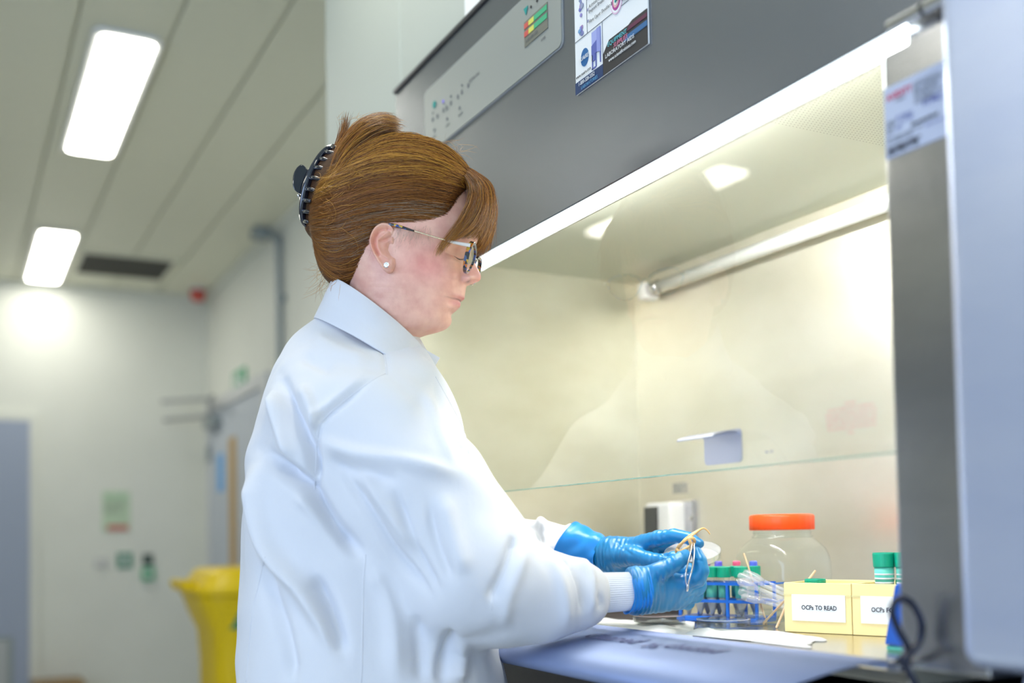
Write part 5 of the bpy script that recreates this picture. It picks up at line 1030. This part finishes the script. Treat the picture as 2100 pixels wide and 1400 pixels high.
# ------------------------------------------------------------------ trousers, shoes
M_trs = mat('dark_trousers', (.03, .035, .05), .8); M_shoe = mat('black_shoe', (.02, .02, .02), .4)
hipc = at(770, 1700, 1.46); tr = MB()
for sg in (1, -1):
    a = np.array([hipc[0], hipc[1], .80])+sv*.085*sg; b = np.array([hipc[0], hipc[1], .46])+sv*.09*sg+tt_*.02; c = np.array([hipc[0], hipc[1], .075])+sv*.10*sg-tt_*.03
    tr.tube(catmull([a, b, c], 14), np.linspace(.095, .058, 14), 20)
    s0 = np.array([c[0], c[1], 0]); sm = MB(); Vv = []; n = 28; lv_ = [(0, 1), (.012, 1.03), (.03, .98), (.06, .72), (.085, .5)]
    for z_, sc in lv_:
        for k in range(n): q = 2*pi*k/n; x = cos(q)*.125*(sc if cos(q) > 0 else 1); y = sin(q)*.045*(sc*.4+.6); Vv.append(s0+tt_*(x+.05)+sv*y+u0*z_)
    sm.add(Vv, [(i*n+k, i*n+(k+1) % n, (i+1)*n+(k+1) % n, (i+1)*n+k) for i in range(len(lv_)-1) for k in range(n)]+[tuple(range(n-1, -1, -1)), tuple((len(lv_)-1)*n+k for k in range(n))]); sm.build('shoe', M_shoe, per, smooth=True, bevel=.002)
tr.build('trousers', M_trs, per, smooth=True)
# ------------------------------------------------------------------ gloves
def glove(fingers, extra, res, k, name, label):
    pts = np.array([p[0] for f in fingers+extra for p in f]); rmax = .04; g = Grid(pts.min(0)-rmax, pts.max(0)+rmax, res); D = None
    for f in extra: D = chain(g, f, .012, D, .014)
    for f in fingers:
        e = None
        for a, b in zip(f[:-1], f[1:]): c = g.cap(a[0], b[0], a[1], b[1]); e = c if e is None else smin(e, c, .003)
        D = e if D is None else smin(D, e, k)
    return g, D
def fin(L): return [(apx(p[:3]), p[3]/1000) for p in L]
# her right hand (nearer the camera): thumb and forefinger close on the tweezers
RW_ = fin([(1283, 1213, 1.388, 25.5), (1310, 1208, 1.392, 25.0)]); RP = [fin([(1305, 1196, 1.395, 21), (1345, 1192, 1.405, 17.5), (1390, 1198, 1.412, 13.5)]), fin([(1305, 1212, 1.40, 21), (1355, 1210, 1.412, 17), (1400, 1206, 1.42, 13.5)]), fin([(1305, 1222, 1.40, 20), (1355, 1226, 1.415, 15), (1398, 1220, 1.428, 12.5)]), fin([(1305, 1226, 1.40, 18), (1350, 1232, 1.418, 13), (1388, 1232, 1.436, 11)])]
RFn = [fin([(1394, 1200, 1.410, 12.5), (1430, 1186, 1.400, 11.3), (1438, 1170, 1.398, 10.0), (1435, 1150, 1.400, 8.8), (1429, 1132, 1.405, 7.4)]),
       fin([(1402, 1208, 1.422, 12.5), (1432, 1202, 1.432, 10.8), (1434, 1180, 1.446, 9.8), (1412, 1168, 1.452, 9.0), (1400, 1170, 1.450, 8.0)]),
       fin([(1398, 1222, 1.430, 12.0), (1426, 1220, 1.448, 10.2), (1428, 1200, 1.468, 9.0), (1410, 1190, 1.474, 7.8)]),
       fin([(1388, 1234, 1.438, 10.5), (1410, 1236, 1.458, 9.0), (1412, 1220, 1.476, 8.0), (1396, 1208, 1.482, 7.0)]),
       fin([(1318, 1192, 1.392, 17.0), (1352, 1173, 1.388, 13.2), (1384, 1155, 1.390, 10.6), (1397, 1146, 1.394, 9.6), (1405, 1139, 1.398, 8.2)])]
# her left hand (behind): forefinger over the dish, thumb under its rim
LW_ = fin([(1160, 1126, 1.618, 31.5), (1195, 1130, 1.600, 27.0), (1233, 1135, 1.580, 21.5), (1262, 1136, 1.565, 21.5)]); LP = [fin([(1255, 1128, 1.565, 18), (1292, 1122, 1.545, 15), (1325, 1114, 1.525, 12)]), fin([(1255, 1138, 1.57, 19), (1295, 1136, 1.555, 16), (1328, 1128, 1.545, 12.5)]), fin([(1255, 1145, 1.57, 18), (1295, 1150, 1.56, 14), (1326, 1144, 1.555, 12)]), fin([(1255, 1150, 1.57, 16), (1290, 1160, 1.56, 12), (1318, 1156, 1.56, 10.5)])]
LFn = [fin([(1322, 1112, 1.525, 11.8), (1350, 1103, 1.505, 10.8), (1384, 1098, 1.490, 9.6), (1412, 1103, 1.478, 8.6), (1433, 1114, 1.470, 7.4)]),
       fin([(1328, 1128, 1.545, 11.5), (1375, 1112, 1.540, 10), (1410, 1114, 1.530, 9), (1428, 1122, 1.520, 7.8)]),
       fin([(1326, 1144, 1.555, 11.2), (1366, 1150, 1.550, 9.8), (1395, 1158, 1.530, 9), (1412, 1158, 1.515, 7.8)]),
       fin([(1318, 1156, 1.56, 10), (1350, 1164, 1.555, 9), (1378, 1168, 1.535, 8), (1394, 1166, 1.522, 7)]),
       fin([(1262, 1140, 1.550, 17), (1300, 1139, 1.515, 13.0), (1338, 1149, 1.488, 10.6), (1362, 1150, 1.473, 9.8), (1383, 1142, 1.462, 8.6)])]
def finish_glove(g, D, plane_p, plane_n, axis0, axis1, name, label, seed, folds=()):
    pn = np.array(plane_n, float); pn /= np.linalg.norm(pn); D = np.maximum(D, -((g.P-np.array(plane_p, np.float32))@pn.astype(np.float32)))
    V, F = surface_nets(D, g.org, g.res); V = smooth_mesh(V, F, 3); N = normals(V, F)
    if ((V-V.mean(0))*N).sum() < 0: F = F[:, ::-1]; N = -N
    ax = np.array(axis1)-np.array(axis0); L = np.linalg.norm(ax); ax /= L; t = (V-np.array(axis0))@ax; r = np.random.default_rng(seed); ph = r.uniform(0, 6, 4)
    a2 = np.array([.3, .2, 1.]); wv = 900*t+2.2*np.sin(V@a2*70+ph[0])+1.6*np.sin(V@[60, -50, 90]+ph[1]); env = np.clip(1.15-t/L*.9, .15, 1.)*(.45+.55*np.sin(V@[45, 60, -38]+ph[2])**2)
    V = V+N*(.00045*np.sin(wv)*env+.0003*np.sin(520*t+3*np.sin(V@[80, 30, 50]+ph[3])))[:, None]
    Q, _ = project(V)
    vd = V-CP; vd /= np.linalg.norm(vd, axis=1)[:, None]; fc = np.clip(-(N*vd).sum(1)*2.5, 0, 1)
    for pl, A_, w_ in folds: d, tt2 = seg_dist(Q, catmull(pl, 16)); V = V+N*(A_*np.exp(-(d/w_)**2)*fc*np.clip(np.minimum(tt2, 1-tt2)*5+.1, 0, 1))[:, None]
    o = mesh(name, V, F, M_glove, per, smooth=True); o['label'] = label; return o, V, F
g, D = glove(RFn, [RW_]+RP, .0014, .0042, '', '')
gr, _, _ = finish_glove(g, D, apx((1290, 1213, 1.388)), at(1400, 1205, 1.40)-at(1290, 1213, 1.388), apx((1290, 1213, 1.388)), apx((1430, 1190, 1.41)), 'glove', 'right glove, its thumb and forefinger closed on the tweezers', 4,
    [([(1332, 1162), (1336, 1200), (1332, 1246)], -.0012, 2.2), ([(1322, 1164), (1325, 1200), (1320, 1245)], .0010, 3), ([(1345, 1170), (1350, 1200), (1348, 1240)], -.0008, 2), ([(1372, 1172), (1366, 1200), (1368, 1236)], -.0006, 2), ([(1404, 1212), (1420, 1207), (1436, 1200)], -.0018, 2.5), ([(1402, 1228), (1416, 1225), (1430, 1216)], -.0015, 2.5), ([(1422, 1146), (1434, 1149), (1442, 1151)], -.0008, 2)])
g, D = glove(LFn, [LW_]+LP, .0015, .006, '', '')
n_l = at(1300, 1140, 1.55)-at(1172, 1116, 1.612); n_l = n_l+u0*-.045
glv, _, _ = finish_glove(g, D, apx((1170, 1116, 1.612)), n_l, apx((1170, 1116, 1.61)), apx((1420, 1120, 1.49)), 'glove', 'left glove, its forefinger arched over the petri dish', 8,
    [([(1236, 1112), (1232, 1135), (1236, 1165)], -.0012, 2.5), ([(1262, 1108), (1280, 1125), (1300, 1140)], -.0012, 3), ([(1250, 1112), (1255, 1140), (1262, 1166)], .0008, 3), ([(1330, 1122), (1352, 1130), (1372, 1142)], -.003, 4)])
# rolled cuffs of the gloves
def gcuff(c0, c1, ra, rb, flat, seed, ridges=6):
    c0, c1 = np.array(c0), np.array(c1); ax = c1-c0; L = np.linalg.norm(ax); ax /= L; v = u0-ax*(u0@ax); v /= np.linalg.norm(v); w = np.cross(ax, v); n = 96; m = 26; r2 = np.random.default_rng(seed); p = r2.uniform(0, 6, 4); V = []
    for side in (0, 1):
        for i in range(m+1):
            t = i/m if side == 0 else 1-i/m; 
            for k in range(n):
                a = 2*pi*k/n; sk = .0060*cos(a+.4)*(1-t)+.0022*sin(3*a+p[0])*(1-t); r = ra+(rb-ra)*t+.0016*math.sin(ridges*2*pi*t+2.2*sin(a+p[1])+sin(2*a+p[2]))*(.3+.7*t)+.0009*sin(5*a+p[3]+4*t)
                if t < .06: r += .0012
                r -= .0012*side; V.append(c0+ax*(L*t+sk)+v*r*cos(a)+w*r*flat*sin(a))
    M2 = 2*(m+1); F = [(i*n+k, i*n+(k+1) % n, (i+1)*n+(k+1) % n, (i+1)*n+k) for i in range(M2-1) for k in range(n)]+[((M2-1)*n+k, (M2-1)*n+(k+1) % n, (k+1) % n, k) for k in range(n)]; return V, F
Vq, Fq = gcuff(at(1287, 1213, 1.386), at(1324, 1208, 1.394), .0272, .0268, .92, 2); mesh('glove_cuff', Vq, Fq, M_glovecuff, gr, smooth=True)
Vq, Fq = gcuff(at(1168, 1117, 1.613), at(1236, 1136, 1.579), .0352, .0256, .94, 5, 2); mesh('glove_cuff', Vq, Fq, M_glovecuff, glv, smooth=True)
# ------------------------------------------------------------------ what the hands hold
dc = at(1421, 1138, 1.487); 
tr_ = cos(radians(-2)); e_x = CR*cos(radians(8))+CU*sin(radians(8)); e_n = CU*cos(radians(66))*1.0-fw*cos(radians(24)); e_n = CU*.93-fw*.30+CR*-.12; e_n /= np.linalg.norm(e_n); e_x = e_x-e_n*(e_x@e_n); e_x /= np.linalg.norm(e_x); e_y = np.cross(e_n, e_x)
Md = np.array([e_x, e_y, e_n]).T
t, put = petri(dc-e_n*.006, .0385, .012, 'clear petri dish tilted in the gloved fingers of the far hand', Md)
put(MB().lathe([(0, .0015), (.034, .0015), (.035, .0028), (0, .0028)], (0, 0, 0), 40)).build('liquid', clear('dish_liquid', (.9, .9, .85), 1.33, 1.2, .1, .30, (.95, .93, .84)), t)
M_worm = mat('tan_strand', (.66, .36, .12), .42, noise=((.78, .50, .20), 60, .35, .7, (1, 1, 1)), coat=.2)
wp = [(1456, 1095, 1.43), (1450, 1087, 1.43), (1441, 1083, 1.43), (1428, 1091, 1.425), (1412, 1103, 1.42), (1396, 1115, 1.42), (1389, 1124, 1.425), (1394, 1130, 1.42), (1408, 1124, 1.415), (1418, 1118, 1.41), (1424, 1110, 1.405), (1420, 1103, 1.40), (1414, 1106, 1.40), (1417, 1116, 1.40), (1417, 1132, 1.408), (1413, 1146, 1.415)]
o = MB().tube(catmull([at(*p) for p in wp], 90), np.interp(np.linspace(0, 1, 90), [0, .15, .5, .8, 1], [.0007, .0014, .0020, .0024, .0022]), 10).build('specimen_strand', M_worm, smooth=True, origin=at(1415, 1110, 1.41)); tag(o, 'looped tan noodle-like strand hanging from the tips of the tweezers', 'specimen')
wq = [(1437, 1084, 1.432), (1420, 1094, 1.43), (1404, 1107, 1.43), (1393, 1121, 1.435), (1387, 1130, 1.44), (1392, 1138, 1.45), (1382, 1141, 1.46), (1372, 1135, 1.47)]
o = MB().tube(catmull([at(*p) for p in wq], 50), np.interp(np.linspace(0, 1, 50), [0, .3, 1], [.0010, .0020, .0026]), 10).build('specimen_strand', M_worm, smooth=True, origin=at(1404, 1107, 1.43)); tag(o, 'second tan strand trailing from the tweezers down into the petri dish', 'specimen')
tw = empty('tweezers', at(1412, 1165, 1.385), 'small shiny steel tweezers upright between the right glove thumb and forefinger', 'tweezers')
for pl in ([(1420, 1112, 1.400), (1417, 1130, 1.392), (1412, 1150, 1.384), (1407, 1172, 1.378), (1406, 1190, 1.378), (1409, 1202, 1.379)], [(1423, 1112, 1.400), (1424, 1130, 1.392), (1422, 1150, 1.384), (1418, 1172, 1.378), (1413, 1190, 1.378), (1410, 1202, 1.379)]):
    MB().tube(catmull([at(*p) for p in pl], 30), np.interp(np.linspace(0, 1, 30), [0, .3, .7, 1], [.0005, .0010, .0012, .0010]), 8, sq=1.6).build('blade', M_chrome, tw, smooth=True)
MB().tube([at(1409.5, 1198, 1.379), at(1408, 1212, 1.380)], .0020, 8, sq=1.3).build('joined_end', M_chrome, tw, smooth=True, bevel=.0003)
